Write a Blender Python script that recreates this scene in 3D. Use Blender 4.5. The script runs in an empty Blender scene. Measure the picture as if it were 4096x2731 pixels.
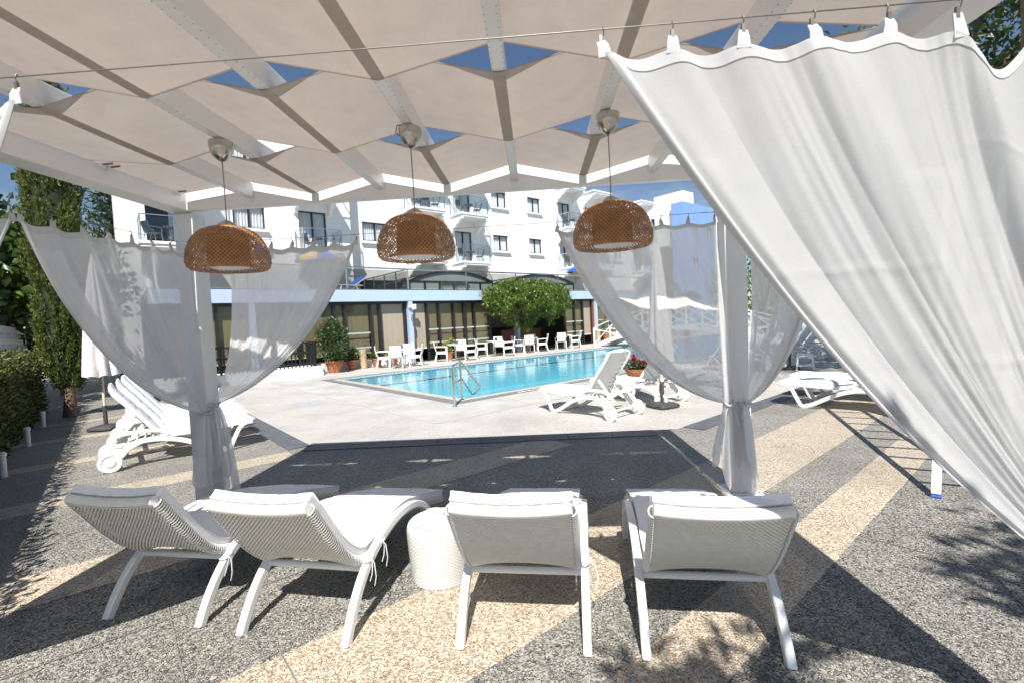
import bpy, math, random
import numpy as np
from mathutils import Vector, Matrix

random.seed(11)
RNG = np.random.default_rng(11)
SC = bpy.context.scene
COL = SC.collection
PI = math.pi
R = math.radians

# ------------------------------------------------------------------ camera
# X = right along the pergola front, Y = away from the camera, Z up, metres
cam_d = bpy.data.cameras.new('camera')
cam = bpy.data.objects.new('camera', cam_d)
COL.objects.link(cam)
cam_d.sensor_width = 36.0
cam_d.lens = 16.70
cam_d.clip_start = 0.05
cam_d.clip_end = 3000
_yaw, _pitch, _roll = 0.05, math.atan(0.04047), 0.0509
_f = Vector((-math.sin(_yaw) * math.cos(_pitch), math.cos(_yaw) * math.cos(_pitch), -math.sin(_pitch)))
_r = _f.cross(Vector((0, 0, 1))).normalized()
_u = _r.cross(_f)
_ix = math.cos(_roll) * _r - math.sin(_roll) * _u
_iy = math.sin(_roll) * _r + math.cos(_roll) * _u
cam.matrix_world = Matrix(((_ix.x, _iy.x, -_f.x, 0), (_ix.y, _iy.y, -_f.y, 0), (_ix.z, _iy.z, -_f.z, 1.6), (0, 0, 0, 1)))
SC.camera = cam

# ------------------------------------------------------------------ light
SUN_EL = R(50.6)
SUN_AZ = R(178.7)            # where the sun stands, clockwise from +Y: behind the camera
world = bpy.data.worlds.new('World')
SC.world = world
world.use_nodes = True
wn = world.node_tree
wn.nodes.clear()
w_out = wn.nodes.new('ShaderNodeOutputWorld')
w_bg = wn.nodes.new('ShaderNodeBackground')
w_sky = wn.nodes.new('ShaderNodeTexSky')
w_sky.sky_type = 'NISHITA'
w_sky.sun_disc = False
w_sky.sun_elevation = SUN_EL
w_sky.sun_rotation = SUN_AZ
w_sky.altitude = 50
w_sky.air_density = 1.0
w_sky.dust_density = 0.0
w_sky.ozone_density = 3.2
w_bg.inputs['Strength'].default_value = 0.062
# thin fair-weather clouds low over the horizon
w_tc = wn.nodes.new('ShaderNodeTexCoord')
w_map = wn.nodes.new('ShaderNodeMapping')
w_map.inputs['Scale'].default_value = (2.0, 2.0, 6.5)
w_noise = wn.nodes.new('ShaderNodeTexNoise')
w_noise.inputs['Scale'].default_value = 2.3
w_noise.inputs['Detail'].default_value = 8
w_noise.inputs['Roughness'].default_value = 0.62
w_ramp = wn.nodes.new('ShaderNodeValToRGB')
w_ramp.color_ramp.elements[0].position = 0.50
w_ramp.color_ramp.elements[1].position = 0.78
w_sep = wn.nodes.new('ShaderNodeSeparateXYZ')
w_alt = wn.nodes.new('ShaderNodeMapRange')
w_alt.inputs['From Min'].default_value = 0.08
w_alt.inputs['From Max'].default_value = 0.42
w_alt.inputs['To Min'].default_value = 0.85
w_alt.inputs['To Max'].default_value = 0.0
w_mul = wn.nodes.new('ShaderNodeMath')
w_mul.operation = 'MULTIPLY'
w_mix = wn.nodes.new('ShaderNodeMixRGB')
w_mix.inputs['Color2'].default_value = (7.5, 7.8, 8.2, 1)
wl = wn.links.new
wl(w_tc.outputs['Generated'], w_map.inputs['Vector'])
wl(w_map.outputs['Vector'], w_noise.inputs['Vector'])
wl(w_noise.outputs['Fac'], w_ramp.inputs['Fac'])
wl(w_tc.outputs['Generated'], w_sep.inputs['Vector'])
wl(w_sep.outputs['Z'], w_alt.inputs['Value'])
wl(w_ramp.outputs['Color'], w_mul.inputs[0])
wl(w_alt.outputs['Result'], w_mul.inputs[1])
wl(w_mul.outputs['Value'], w_mix.inputs['Fac'])
wl(w_sky.outputs['Color'], w_mix.inputs['Color1'])
wl(w_mix.outputs['Color'], w_bg.inputs['Color'])
wl(w_bg.outputs['Background'], w_out.inputs['Surface'])

sun_d = bpy.data.lights.new('sun', 'SUN')
sun_d.energy = 5.0
sun_d.angle = R(0.53)
sun_d.color = (1.0, 0.955, 0.89)
sun = bpy.data.objects.new('sun', sun_d)
COL.objects.link(sun)
_sd = Vector((math.sin(SUN_AZ) * math.cos(SUN_EL), math.cos(SUN_AZ) * math.cos(SUN_EL), math.sin(SUN_EL)))
sun.rotation_euler = _sd.to_track_quat('Z', 'Y').to_euler()
sun.location = (0, -30, 40)

vs = SC.view_settings
vs.view_transform = 'Standard'
vs.look = 'None'
vs.gamma = 1.0
vs.use_curve_mapping = False
vs.exposure = 0.62
SC.cycles.transparent_max_bounces = 24
SC.cycles.max_bounces = 8
SC.cycles.diffuse_bounces = 5

# the hotel, its pool and the paving bands share one axis, 43 degrees off the pergola's
AX = R(43.01)
UX, UY = math.cos(AX), math.sin(AX)


def Q(s, d, z=0.0):
    """A point s metres along the pool and d metres across it."""
    return (s * UX - d * UY, s * UY + d * UX, z)


# ------------------------------------------------------------------ mesh helpers
class MB:
    def __init__(self):
        self.v, self.f = [], []

    def add(self, verts, faces):
        o = len(self.v)
        self.v.extend(tuple(p) for p in verts)
        self.f.extend([tuple(i + o for i in f) for f in faces])
        return self

    def box(self, x0, x1, y0, y1, z0, z1):
        return self.add([(x0, y0, z0), (x1, y0, z0), (x1, y1, z0), (x0, y1, z0), (x0, y0, z1), (x1, y0, z1), (x1, y1, z1), (x0, y1, z1)],
                        [(0, 3, 2, 1), (4, 5, 6, 7), (0, 1, 5, 4), (1, 2, 6, 5), (2, 3, 7, 6), (3, 0, 4, 7)])

    def bar(self, p0, p1, w, h, up=(0, 0, 1)):
        p0, p1 = Vector(p0), Vector(p1)
        t = (p1 - p0).normalized()
        up = Vector(up)
        if abs(t.dot(up)) > 0.98:
            up = Vector((0, 1, 0)) if abs(t.y) < 0.9 else Vector((1, 0, 0))
        s = t.cross(up).normalized()
        n = s.cross(t)
        vv = [p + s * a * w / 2 + n * b * h / 2 for p in (p0, p1) for a, b in ((-1, -1), (1, -1), (1, 1), (-1, 1))]
        return self.add(vv, [(0, 1, 2, 3), (7, 6, 5, 4), (0, 4, 5, 1), (1, 5, 6, 2), (2, 6, 7, 3), (3, 7, 4, 0)])

    def tube(self, pts, r, n=8, cap=True, closed=False):
        pts = [Vector(p) for p in pts]
        m = len(pts)
        rr = r if isinstance(r, (list, tuple)) else [r] * m
        ref = None
        vv, ff = [], []
        for i, p in enumerate(pts):
            if closed:
                t = (pts[(i + 1) % m] - pts[i - 1]).normalized()
            else:
                t = (pts[min(i + 1, m - 1)] - pts[max(i - 1, 0)]).normalized()
            if ref is None:
                ref = t.orthogonal().normalized()
            ref = (ref - t * ref.dot(t))
            ref = ref.normalized() if ref.length > 1e-6 else t.orthogonal().normalized()
            b = t.cross(ref)
            for k in range(n):
                a = 2 * PI * k / n
                vv.append(p + (ref * math.cos(a) + b * math.sin(a)) * rr[i])
        for i in range(m if closed else m - 1):
            j = (i + 1) % m
            for k in range(n):
                k2 = (k + 1) % n
                ff.append((i * n + k, i * n + k2, j * n + k2, j * n + k))
        if cap and not closed:
            ff.append(tuple(range(n))[::-1])
            ff.append(tuple((m - 1) * n + k for k in range(n)))
        return self.add(vv, ff)

    def lathe(self, prof, n=24, c=(0, 0, 0), cap0=True, cap1=True, a0=0.0):
        vv, ff = [], []
        for r, z in prof:
            for k in range(n):
                a = a0 + 2 * PI * k / n
                vv.append((c[0] + r * math.cos(a), c[1] + r * math.sin(a), c[2] + z))
        for i in range(len(prof) - 1):
            for k in range(n):
                k2 = (k + 1) % n
                ff.append((i * n + k, i * n + k2, (i + 1) * n + k2, (i + 1) * n + k))
        if cap0:
            ff.append(tuple(range(n))[::-1])
        if cap1:
            ff.append(tuple((len(prof) - 1) * n + k for k in range(n)))
        return self.add(vv, ff)

    def sweep(self, pts, w, t, side=(0, 1, 0)):
        """A flat bar along pts: thickness t along side, width w in the plane of the path."""
        pts = [Vector(p) for p in pts]
        side = Vector(side).normalized()
        m = len(pts)
        ww = w if isinstance(w, (list, tuple)) else [w] * m
        vv, ff = [], []
        for i, p in enumerate(pts):
            tg = (pts[min(i + 1, m - 1)] - pts[max(i - 1, 0)]).normalized()
            nn = side.cross(tg).normalized()
            for a, b in ((-1, -1), (1, -1), (1, 1), (-1, 1)):
                vv.append(p + side * a * t / 2 + nn * b * ww[i] / 2)
        for i in range(m - 1):
            for k in range(4):
                k2 = (k + 1) % 4
                ff.append((i * 4 + k, i * 4 + k2, (i + 1) * 4 + k2, (i + 1) * 4 + k))
        ff.append((3, 2, 1, 0))
        ff.append(tuple((m - 1) * 4 + k for k in range(4)))
        return self.add(vv, ff)

    def prism(self, poly, a0, a1, fn):
        """poly of 2-D points, extruded a0..a1; fn(x, y, a) -> 3-D."""
        n = len(poly)
        vv = [fn(x, y, a0) for x, y in poly] + [fn(x, y, a1) for x, y in poly]
        ff = [tuple(range(n))[::-1], tuple(range(n, 2 * n))]
        ff += [(k, (k + 1) % n, n + (k + 1) % n, n + k) for k in range(n)]
        return self.add(vv, ff)

    def build(self, name, mat, parent=None, smooth=None, bevel=0.0, loc=None, seg=2):
        me = bpy.data.meshes.new(name)
        me.from_pydata(self.v, [], self.f)
        return finish(me, name, mat, parent, smooth, bevel, loc, seg)


def finish(me, name, mat, parent=None, smooth=None, bevel=0.0, loc=None, seg=2):
    if mat is not None:
        me.materials.append(mat)
    if smooth is not None:
        me.polygons.foreach_set('use_smooth', [True] * len(me.polygons))
        if smooth < 179:
            me.set_sharp_from_angle(angle=R(smooth))
    me.update()
    o = bpy.data.objects.new(name, me)
    COL.objects.link(o)
    if parent is not None:
        o.parent = parent
    if loc is not None:
        o.location = loc
    if bevel:
        b = o.modifiers.new('bevel', 'BEVEL')
        b.width = bevel
        b.segments = seg
        b.limit_method = 'ANGLE'
        b.angle_limit = R(40)
        b.harden_normals = False
    return o


def np_mesh(name, V, F, mat, parent=None, smooth=None, loc=None):
    """V (n,3), F (m,k) arrays, all faces k-gons."""
    V = np.ascontiguousarray(V, dtype=np.float32)
    F = np.ascontiguousarray(F, dtype=np.int32)
    me = bpy.data.meshes.new(name)
    m, k = F.shape
    me.vertices.add(len(V))
    me.vertices.foreach_set('co', V.ravel())
    me.loops.add(m * k)
    me.loops.foreach_set('vertex_index', F.ravel())
    me.polygons.add(m)
    me.polygons.foreach_set('loop_start', np.arange(0, m * k, k, dtype=np.int32))
    me.polygons.foreach_set('loop_total', np.full(m, k, dtype=np.int32))
    me.update(calc_edges=True)
    return finish(me, name, mat, parent, smooth, 0, loc)


def grid_faces(nr, nc, wrap=False):
    r = np.arange(nr - 1)[:, None]
    c = np.arange(nc if wrap else nc - 1)[None, :]
    c2 = (c + 1) % nc
    return np.stack([r * nc + c, r * nc + c2, (r + 1) * nc + c2, (r + 1) * nc + c], -1).reshape(-1, 4)


def tag(o, label=None, cat=None, group=None, kind=None):
    if label:
        o['label'] = label
    if cat:
        o['category'] = cat
    if group:
        o['group'] = group
    if kind:
        o['kind'] = kind
    return o


def thing(name, label, cat, loc=(0, 0, 0), rz=0.0, group=None):
    o = bpy.data.objects.new(name, None)
    COL.objects.link(o)
    o.location = loc
    o.rotation_euler = (0, 0, rz)
    return tag(o, label, cat, group)


def copy_tree(o, parent=None):
    c = o.copy()
    COL.objects.link(c)
    if parent is not None:
        c.parent = parent
    for ch in list(o.children):
        copy_tree(ch, c)
    return c


def dup(o, loc, rz, label):
    c = copy_tree(o)
    c.location = loc
    c.rotation_euler = (0, 0, rz)
    c['label'] = label
    return c


# ------------------------------------------------------------------ materials
class N:
    """Small helper round a material's node tree."""
    def __init__(self, name):
        self.m = bpy.data.materials.new(name)
        self.m.use_nodes = True
        self.t = self.m.node_tree
        self.b = self.t.nodes['Principled BSDF']
        self.out = self.t.nodes['Material Output']

    def n(self, typ, **kw):
        nd = self.t.nodes.new(typ)
        for k, v in kw.items():
            setattr(nd, k, v)
        return nd

    def l(self, a, b):
        self.t.links.new(a, b)

    def obj(self):
        if not hasattr(self, '_tc'):
            self._tc = self.n('ShaderNodeTexCoord')
        return self._tc.outputs['Object']

    def noise(self, scale, detail=4, rough=0.55, vec=None, stretch=None):
        nd = self.n('ShaderNodeTexNoise')
        nd.inputs['Scale'].default_value = scale
        nd.inputs['Detail'].default_value = detail
        nd.inputs['Roughness'].default_value = rough
        v = vec or self.obj()
        if stretch:
            mp = self.n('ShaderNodeMapping')
            mp.inputs['Scale'].default_value = stretch
            self.l(v, mp.inputs['Vector'])
            v = mp.outputs['Vector']
        self.l(v, nd.inputs['Vector'])
        return nd.outputs['Fac']

    def ramp(self, fac, stops):
        nd = self.n('ShaderNodeValToRGB')
        cr = nd.color_ramp
        while len(cr.elements) < len(stops):
            cr.elements.new(0.5)
        for e, (p, c) in zip(cr.elements, stops):
            e.position = p
            e.color = (c[0], c[1], c[2], 1)
        self.l(fac, nd.inputs['Fac'])
        return nd.outputs['Color']

    def bump(self, h, strength=0.3, dist=0.005):
        nd = self.n('ShaderNodeBump')
        nd.inputs['Strength'].default_value = strength
        nd.inputs['Distance'].default_value = dist
        self.l(h, nd.inputs['Height'])
        self.l(nd.outputs['Normal'], self.b.inputs['Normal'])
        return nd

    def mix(self, fac, a, b, blend='MIX'):
        nd = self.n('ShaderNodeMixRGB', blend_type=blend)
        for sock, v in (('Fac', fac), ('Color1', a), ('Color2', b)):
            if isinstance(v, (tuple, list)):
                nd.inputs[sock].default_value = (v[0], v[1], v[2], 1)
            elif isinstance(v, (int, float)):
                nd.inputs[sock].default_value = v
            else:
                self.l(v, nd.inputs[sock])
        return nd.outputs['Color']


def simple(name, col, rough=0.5, var=0.08, scale=6.0, metal=0.0, bump=0.0, bscale=40.0, spec=None, stretch=None):
    k = N(name)
    lo = tuple(c * (1 - var) for c in col)
    hi = tuple(min(1, c * (1 + var)) for c in col)
    k.l(k.ramp(k.noise(scale, 5, 0.6, stretch=stretch), [(0.3, lo), (0.7, hi)]), k.b.inputs['Base Color'])
    k.b.inputs['Roughness'].default_value = rough
    k.b.inputs['Metallic'].default_value = metal
    if spec is not None:
        k.b.inputs['Specular IOR Level'].default_value = spec
    if bump:
        k.bump(k.noise(bscale, 6, 0.6), bump, 0.01)
    return k.m


def fabric(name, col, transp, transl, weave=900.0, var=0.05):
    """Thin cloth: part open weave, part translucent, part diffuse."""
    k = N(name)
    lo = tuple(c * (1 - var) for c in col)
    c = k.ramp(k.noise(7.0, 4), [(0.3, lo), (0.7, col)])
    di = k.n('ShaderNodeBsdfDiffuse')
    tr = k.n('ShaderNodeBsdfTranslucent')
    tp = k.n('ShaderNodeBsdfTransparent')
    k.l(c, di.inputs['Color'])
    k.l(c, tr.inputs['Color'])
    bp = k.n('ShaderNodeBump')
    bp.inputs['Strength'].default_value = 0.12
    bp.inputs['Distance'].default_value = 0.004
    k.l(k.noise(16.0, 4, 0.6), bp.inputs['Height'])
    k.l(bp.outputs['Normal'], di.inputs['Normal'])
    m1 = k.n('ShaderNodeMixShader')
    m1.inputs[0].default_value = transl
    k.l(di.outputs[0], m1.inputs[1])
    k.l(tr.outputs[0], m1.inputs[2])
    m2 = k.n('ShaderNodeMixShader')
    wv = k.noise(weave * 0.2, 2, 0.5)
    mr = k.n('ShaderNodeMapRange')
    mr.inputs['From Min'].default_value = 0.3
    mr.inputs['From Max'].default_value = 0.7
    mr.inputs['To Min'].default_value = max(0.0, transp - 0.03)
    mr.inputs['To Max'].default_value = transp + 0.03
    k.l(wv, mr.inputs['Value'])
    k.l(mr.outputs['Result'], m2.inputs[0])
    k.l(m1.outputs[0], m2.inputs[1])
    k.l(tp.outputs[0], m2.inputs[2])
    k.l(m2.outputs[0], k.out.inputs['Surface'])
    return k.m


def leaf_mat(name, c0, c1, transl=0.25, rough=0.4):
    k = N(name)
    g = k.n('ShaderNodeNewGeometry')
    c = k.ramp(g.outputs['Random Per Island'], [(0.0, c0), (0.75, c1), (1.0, tuple(min(1, x * 1.5) for x in c1))])
    k.l(c, k.b.inputs['Base Color'])
    k.b.inputs['Roughness'].default_value = rough
    tr = k.n('ShaderNodeBsdfTranslucent')
    k.l(c, tr.inputs['Color'])
    mx = k.n('ShaderNodeMixShader')
    mx.inputs[0].default_value = transl
    k.l(k.b.outputs[0], mx.inputs[1])
    k.l(tr.outputs[0], mx.inputs[2])
    k.l(mx.outputs[0], k.out.inputs['Surface'])
    return k.m


def schlick(k, f0=0.035, normal=None):
    lw = k.n('ShaderNodeLayerWeight')
    lw.inputs['Blend'].default_value = 0.5
    if normal is not None:
        k.l(normal, lw.inputs['Normal'])
    pw = k.n('ShaderNodeMath', operation='POWER')
    pw.inputs[1].default_value = 5.0
    k.l(lw.outputs['Facing'], pw.inputs[0])
    ma = k.n('ShaderNodeMath', operation='MULTIPLY_ADD')
    ma.inputs[1].default_value = 1 - f0
    ma.inputs[2].default_value = f0
    k.l(pw.outputs[0], ma.inputs[0])
    return ma.outputs[0]


def glass(name, col, transp, rough=0.02):
    """Pane: mirror reflection by angle over a tinted see-through."""
    k = N(name)
    tp = k.n('ShaderNodeBsdfTransparent')
    tp.inputs['Color'].default_value = (*col, 1)
    gl = k.n('ShaderNodeBsdfGlossy')
    gl.inputs['Roughness'].default_value = rough
    mx = k.n('ShaderNodeMixShader')
    k.l(schlick(k), mx.inputs[0])
    k.l(tp.outputs[0], mx.inputs[1])
    k.l(gl.outputs[0], mx.inputs[2])
    k.l(mx.outputs[0], k.out.inputs['Surface'])
    return k.m


def pebble_paving(name, mortar, stops, scale, wet=0.6):
    """Exposed-aggregate concrete: pebbles of mixed colour set in mortar."""
    k = N(name)
    mp = k.n('ShaderNodeMapping')
    mp.inputs['Rotation'].default_value = (0, 0, 0.7)
    mp.inputs['Scale'].default_value = (1.0, 1.35, 1.0)
    wob = k.n('ShaderNodeMixRGB', blend_type='ADD')
    wob.inputs['Fac'].default_value = 0.012
    nz = k.n('ShaderNodeTexNoise')
    nz.inputs['Scale'].default_value = 60
    k.l(k.obj(), nz.inputs['Vector'])
    k.l(k.obj(), wob.inputs['Color1'])
    k.l(nz.outputs['Color'], wob.inputs['Color2'])
    k.l(wob.outputs['Color'], mp.inputs['Vector'])
    vo = k.n('ShaderNodeTexVoronoi')
    ve = k.n('ShaderNodeTexVoronoi', feature='DISTANCE_TO_EDGE')
    for x in (vo, ve):
        x.voronoi_dimensions = '2D'
        x.inputs['Scale'].default_value = scale
        x.inputs['Randomness'].default_value = 0.92
        k.l(mp.outputs['Vector'], x.inputs['Vector'])
    sp = k.n('ShaderNodeSeparateColor')
    k.l(vo.outputs['Color'], sp.inputs['Color'])
    peb = k.ramp(sp.outputs['Red'], stops)
    # some cells stay mortar, so the pebbles lie loose
    keep = k.n('ShaderNodeMath', operation='GREATER_THAN')
    keep.inputs[1].default_value = 0.3
    k.l(sp.outputs['Green'], keep.inputs[0])
    edge = k.n('ShaderNodeMapRange')
    edge.inputs['From Min'].default_value = 0.06
    edge.inputs['From Max'].default_value = 0.17
    k.l(ve.outputs['Distance'], edge.inputs['Value'])
    mk = k.n('ShaderNodeMath', operation='MULTIPLY')
    k.l(edge.outputs['Result'], mk.inputs[0])
    k.l(keep.outputs[0], mk.inputs[1])
    grime = k.ramp(k.noise(1.1, 6, 0.65), [(0.25, tuple(c * 0.72 for c in mortar)), (0.75, mortar)])
    fine = k.mix(0.35, grime, k.ramp(k.noise(300, 2), [(0.35, (0.25, 0.24, 0.22)), (0.65, (0.95, 0.93, 0.9))]), 'MULTIPLY')
    col = k.mix(mk.outputs[0], fine, peb)
    stain = k.ramp(k.noise(0.75, 7, 0.7), [(0.28, (0.70, 0.69, 0.67)), (0.55, (1, 1, 1))])
    col = k.mix(0.8, col, stain, 'MULTIPLY')
    spots = k.ramp(k.noise(5.5, 4, 0.6), [(0.22, (0.74, 0.72, 0.70)), (0.36, (1, 1, 1))])
    col = k.mix(0.7, col, spots, 'MULTIPLY')
    k.l(col, k.b.inputs['Base Color'])
    k.b.inputs['Roughness'].default_value = wet
    hh = k.n('ShaderNodeMath', operation='MULTIPLY')
    hm = k.n('ShaderNodeMapRange')
    hm.inputs['From Max'].default_value = 0.4
    k.l(ve.outputs['Distance'], hm.inputs['Value'])
    k.l(hm.outputs['Result'], hh.inputs[0])
    k.l(keep.outputs[0], hh.inputs[1])
    k.bump(hh.outputs[0], 0.9, 0.006)
    return k.m


M = {}
M['white_steel'] = simple('white_powder_coat', (0.78, 0.78, 0.77), 0.38, 0.04, 3)
M['plaster'] = simple('white_render', (0.82, 0.82, 0.81), 0.85, 0.06, 1.6, stretch=(1, 1, .25), bump=0.35, bscale=14)
M['blue_wall'] = simple('blue_render', (0.20, 0.34, 0.66), 0.8, 0.05, 2, bump=0.2, bscale=14)
M['fascia'] = simple('pale_blue_panel', (0.44, 0.55, 0.73), 0.45, 0.04, 1.5)
M['dark_frame'] = simple('dark_anodised_frame', (0.018, 0.019, 0.022), 0.4, 0.1)
M['steel'] = simple('brushed_steel', (0.62, 0.62, 0.61), 0.24, 0.06, 30, metal=1.0)
M['nickel'] = simple('brushed_nickel', (0.50, 0.47, 0.42), 0.22, 0.08, 20, metal=1.0)
M['cable'] = simple('steel_cable', (0.22, 0.21, 0.19), 0.45, 0.15, 60, metal=0.7)
M['cord'] = simple('lamp_cord', (0.30, 0.26, 0.20), 0.6)
M['resin'] = simple('white_plastic', (0.80, 0.80, 0.78), 0.42, 0.04, 4)
M['wicker'] = simple('white_resin_wicker', (0.74, 0.73, 0.68), 0.45, 0.06, 25)
M['cushion'] = simple('white_cushion', (0.82, 0.82, 0.84), 0.7, 0.03, 5, bump=0.35, bscale=9)
M['bamboo'] = simple('stained_bamboo', (0.41, 0.195, 0.072), 0.45, 0.28, 16)
M['bamboo_in'] = simple('bamboo_liner', (0.22, 0.10, 0.04), 0.7, 0.2, 10)
M['opal'] = simple('opal_glass', (0.62, 0.60, 0.58), 0.35, 0.02)
M['terracotta'] = simple('terracotta', (0.40, 0.155, 0.075), 0.8, 0.2, 8, bump=0.2)
M['soil'] = simple('potting_soil', (0.05, 0.035, 0.025), 0.9, 0.3, 30)
M['bark'] = simple('bark', (0.17, 0.11, 0.075), 0.9, 0.35, 9, bump=0.8, bscale=25, stretch=(3, 3, 0.6))
M['sand_bin'] = simple('sand_coloured_metal', (0.52, 0.42, 0.26), 0.5, 0.05)
M['black_metal'] = simple('black_iron', (0.012, 0.012, 0.014), 0.45, 0.1)
M['rubber'] = simple('weathered_black_rubber', (0.055, 0.055, 0.055), 0.7, 0.3, 12, bump=0.3)
M['grey_chair'] = simple('grey_mesh_fabric', (0.06, 0.065, 0.07), 0.6, 0.1)
M['blind'] = simple('woven_blind', (0.36, 0.31, 0.24), 0.85, 0.22, 9, stretch=(26, 26, 1.2), bump=0.3, bscale=120)
M['lace'] = simple('lace_curtain', (0.86, 0.86, 0.88), 0.9, 0.10, 5, stretch=(8, 8, 0.6))
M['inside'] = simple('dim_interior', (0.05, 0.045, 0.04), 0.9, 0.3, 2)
M['pane'] = glass('window_pane', (0.90, 0.92, 0.93), 0.7)
M['tint'] = glass('smoked_pane', (0.82, 0.82, 0.76), 0.7)
M['rail_glass'] = glass('railing_pane', (0.95, 0.975, 0.98), 0.8)
M['smoke_glass'] = glass('grey_terrace_pane', (0.74, 0.74, 0.72), 0.8)
M['skylight'] = simple('frosted_skylight', (0.36, 0.42, 0.42), 0.35, 0.08, 2)
M['roofing'] = simple('roof_membrane', (0.30, 0.30, 0.29), 0.8, 0.15)
M['border_tile'] = simple('dark_slate_tile', (0.105, 0.11, 0.125), 0.55, 0.25, 5, bump=0.15)
M['coping'] = simple('grey_slate_coping', (0.19, 0.20, 0.22), 0.5, 0.18, 4, bump=0.15)
M['gutter'] = simple('beige_gutter_grille', (0.50, 0.46, 0.36), 0.6, 0.2, 8)
M['canvas'] = simple('pale_pink_canvas', (0.74, 0.68, 0.66), 0.85, 0.05, 4, bump=0.25, bscale=8)
M['umb_white'] = simple('white_canvas', (0.80, 0.79, 0.77), 0.85, 0.05, 4, bump=0.25, bscale=8)
M['yellow'] = simple('yellow_canvas', (0.80, 0.52, 0.05), 0.8, 0.06)
M['royal'] = simple('royal_blue_canvas', (0.03, 0.12, 0.55), 0.8, 0.06)
M['cream_pole'] = simple('cream_pole', (0.70, 0.64, 0.48), 0.5, 0.05)
M['brown_wood'] = simple('red_brown_wood', (0.22, 0.07, 0.035), 0.5, 0.2, 6, stretch=(6, 6, 0.6))
M['sign_white'] = simple('white_sign', (0.80, 0.80, 0.79), 0.5, 0.02)
M['sign_black'] = simple('black_print', (0.02, 0.02, 0.02), 0.6, 0.02)
M['dish'] = simple('beige_dish', (0.50, 0.47, 0.38), 0.5, 0.06)
M['sail'] = fabric('shade_sail', (0.60, 0.53, 0.475), 0.0, 0.26, 300, 0.10)
M['sheer'] = fabric('curtain_cloth_shaded', (0.92, 0.92, 0.925), 0.18, 0.46)  # one cloth, shaded copy: paler colour makes up for light lost under the roof
M['muslin'] = fabric('curtain_cloth_sunlit', (0.55, 0.555, 0.56), 0.03, 0.33)  # one cloth, sunlit copy: greyer and denser to suit full sun
M['hem'] = fabric('doubled_hem', (0.66, 0.665, 0.67), 0.02, 0.25)
GREY_ST = [(0.0, (0.035, 0.038, 0.042)), (0.3, (0.13, 0.127, 0.115)), (0.6, (0.24, 0.23, 0.20)), (0.85, (0.36, 0.34, 0.29)), (1.0, (0.48, 0.44, 0.37))]
TAN_ST = [(0.0, (0.22, 0.125, 0.07)), (0.25, (0.40, 0.28, 0.18)), (0.5, (0.54, 0.43, 0.31)), (0.8, (0.65, 0.57, 0.45)), (1.0, (0.72, 0.67, 0.57))]
PALE_ST = [(0.0, (0.48, 0.42, 0.36)), (0.4, (0.68, 0.64, 0.58)), (0.8, (0.78, 0.75, 0.71)), (1.0, (0.82, 0.80, 0.77))]
M['grey_paving'] = pebble_paving('grey_pebble_concrete', (0.50, 0.48, 0.44), GREY_ST, 88)
M['tan_paving'] = pebble_paving('tan_pebble_concrete', (0.76, 0.69, 0.56), TAN_ST, 84)
M['deck'] = pebble_paving('pale_pebble_deck', (0.76, 0.74, 0.70), PALE_ST, 95)
def pebble_mat(name, stops):
    k = N(name)
    g = k.n('ShaderNodeNewGeometry')
    k.l(k.ramp(g.outputs['Random Per Island'], stops), k.b.inputs['Base Color'])
    k.b.inputs['Roughness'].default_value = 0.5
    return k.m


M['grey_pebble'] = pebble_mat('grey_pebble', GREY_ST)
M['tan_pebble'] = pebble_mat('tan_pebble', TAN_ST)
M['concrete'] = simple('smooth_grey_concrete', (0.45, 0.44, 0.42), 0.85, 0.16, 1.3, bump=0.2, bscale=60)
M['earth'] = simple('dry_ground', (0.22, 0.19, 0.14), 0.95, 0.3, 0.5)

# ================================================================== SETTING
def qpoly(name, polys, z, mat, kind='structure'):
    b = MB()
    for poly in polys:
        b.add([Q(s, d, z) for s, d in poly], [tuple(range(len(poly)))])
    o = b.build(name, mat)
    return tag(o, kind=kind)


PS0, PS1, PD0, PD1 = 5.74, 46.0, 8.52, 15.72      # water edge of the pool
BIG = 420.0
o = qpoly('ground', [[(-BIG, -BIG), (BIG, -BIG), (BIG, -60), (-BIG, -60)], [(-BIG, -60), (-60, -60), (-60, 90), (-BIG, 90)],
                     [(90, -60), (BIG, -60), (BIG, 90), (90, 90)], [(-BIG, 90), (BIG, 90), (BIG, BIG), (-BIG, BIG)]], 0.0, M['earth'])
qpoly('terrace_paving', [[(-60, -60), (90, -60), (90, PD0), (-60, PD0)], [(-60, PD0), (PS0, PD0), (PS0, PD1), (-60, PD1)],
                         [(PS1, PD0), (90, PD0), (90, PD1), (PS1, PD1)], [(-60, PD1), (90, PD1), (90, 90), (-60, 90)]], 0.0, M['grey_paving'])
for a, b_, s0, s1 in ((0.97, 1.33, -30, 60), (1.76, 2.56, -30, 60), (4.15, 4.72, -30, 4.42), (6.48, 6.92, -30, 1.74), (8.68, 9.02, -30, 1.74), (10.9, 11.25, -30, 1.74), (13.1, 13.45, -30, 1.74), (-1.2, -0.6, -30, 60)):
    qpoly('tan_paving_band', [[(s0, a), (s1, a), (s1, b_), (s0, b_)]], 0.003, M['tan_paving'])
M['joint'] = simple('paving_joint', (0.20, 0.19, 0.17), 0.9, 0.2)
jb = MB()
for s_, d0, d1 in ((0.16, 1.4, 4.15), (0.55, 1.4, 2.56), (-0.6, 3.0, 6.48), (3.87, -3, 0.97), (5.6, -3, 0.97), (2.1, -3, 0.97), (7.4, -2, 0.97), (0.9, 4.72, 6.9), (-1.9, 4.72, 8.6), (3.2, 2.56, 4.15), (8.9, 2.56, 3.2)):
    jb.add([Q(s_ - .004, d0, .006), Q(s_ + .004, d0, .006), Q(s_ + .004, d1, .006), Q(s_ - .004, d1, .006)], [(0, 1, 2, 3)])
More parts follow.
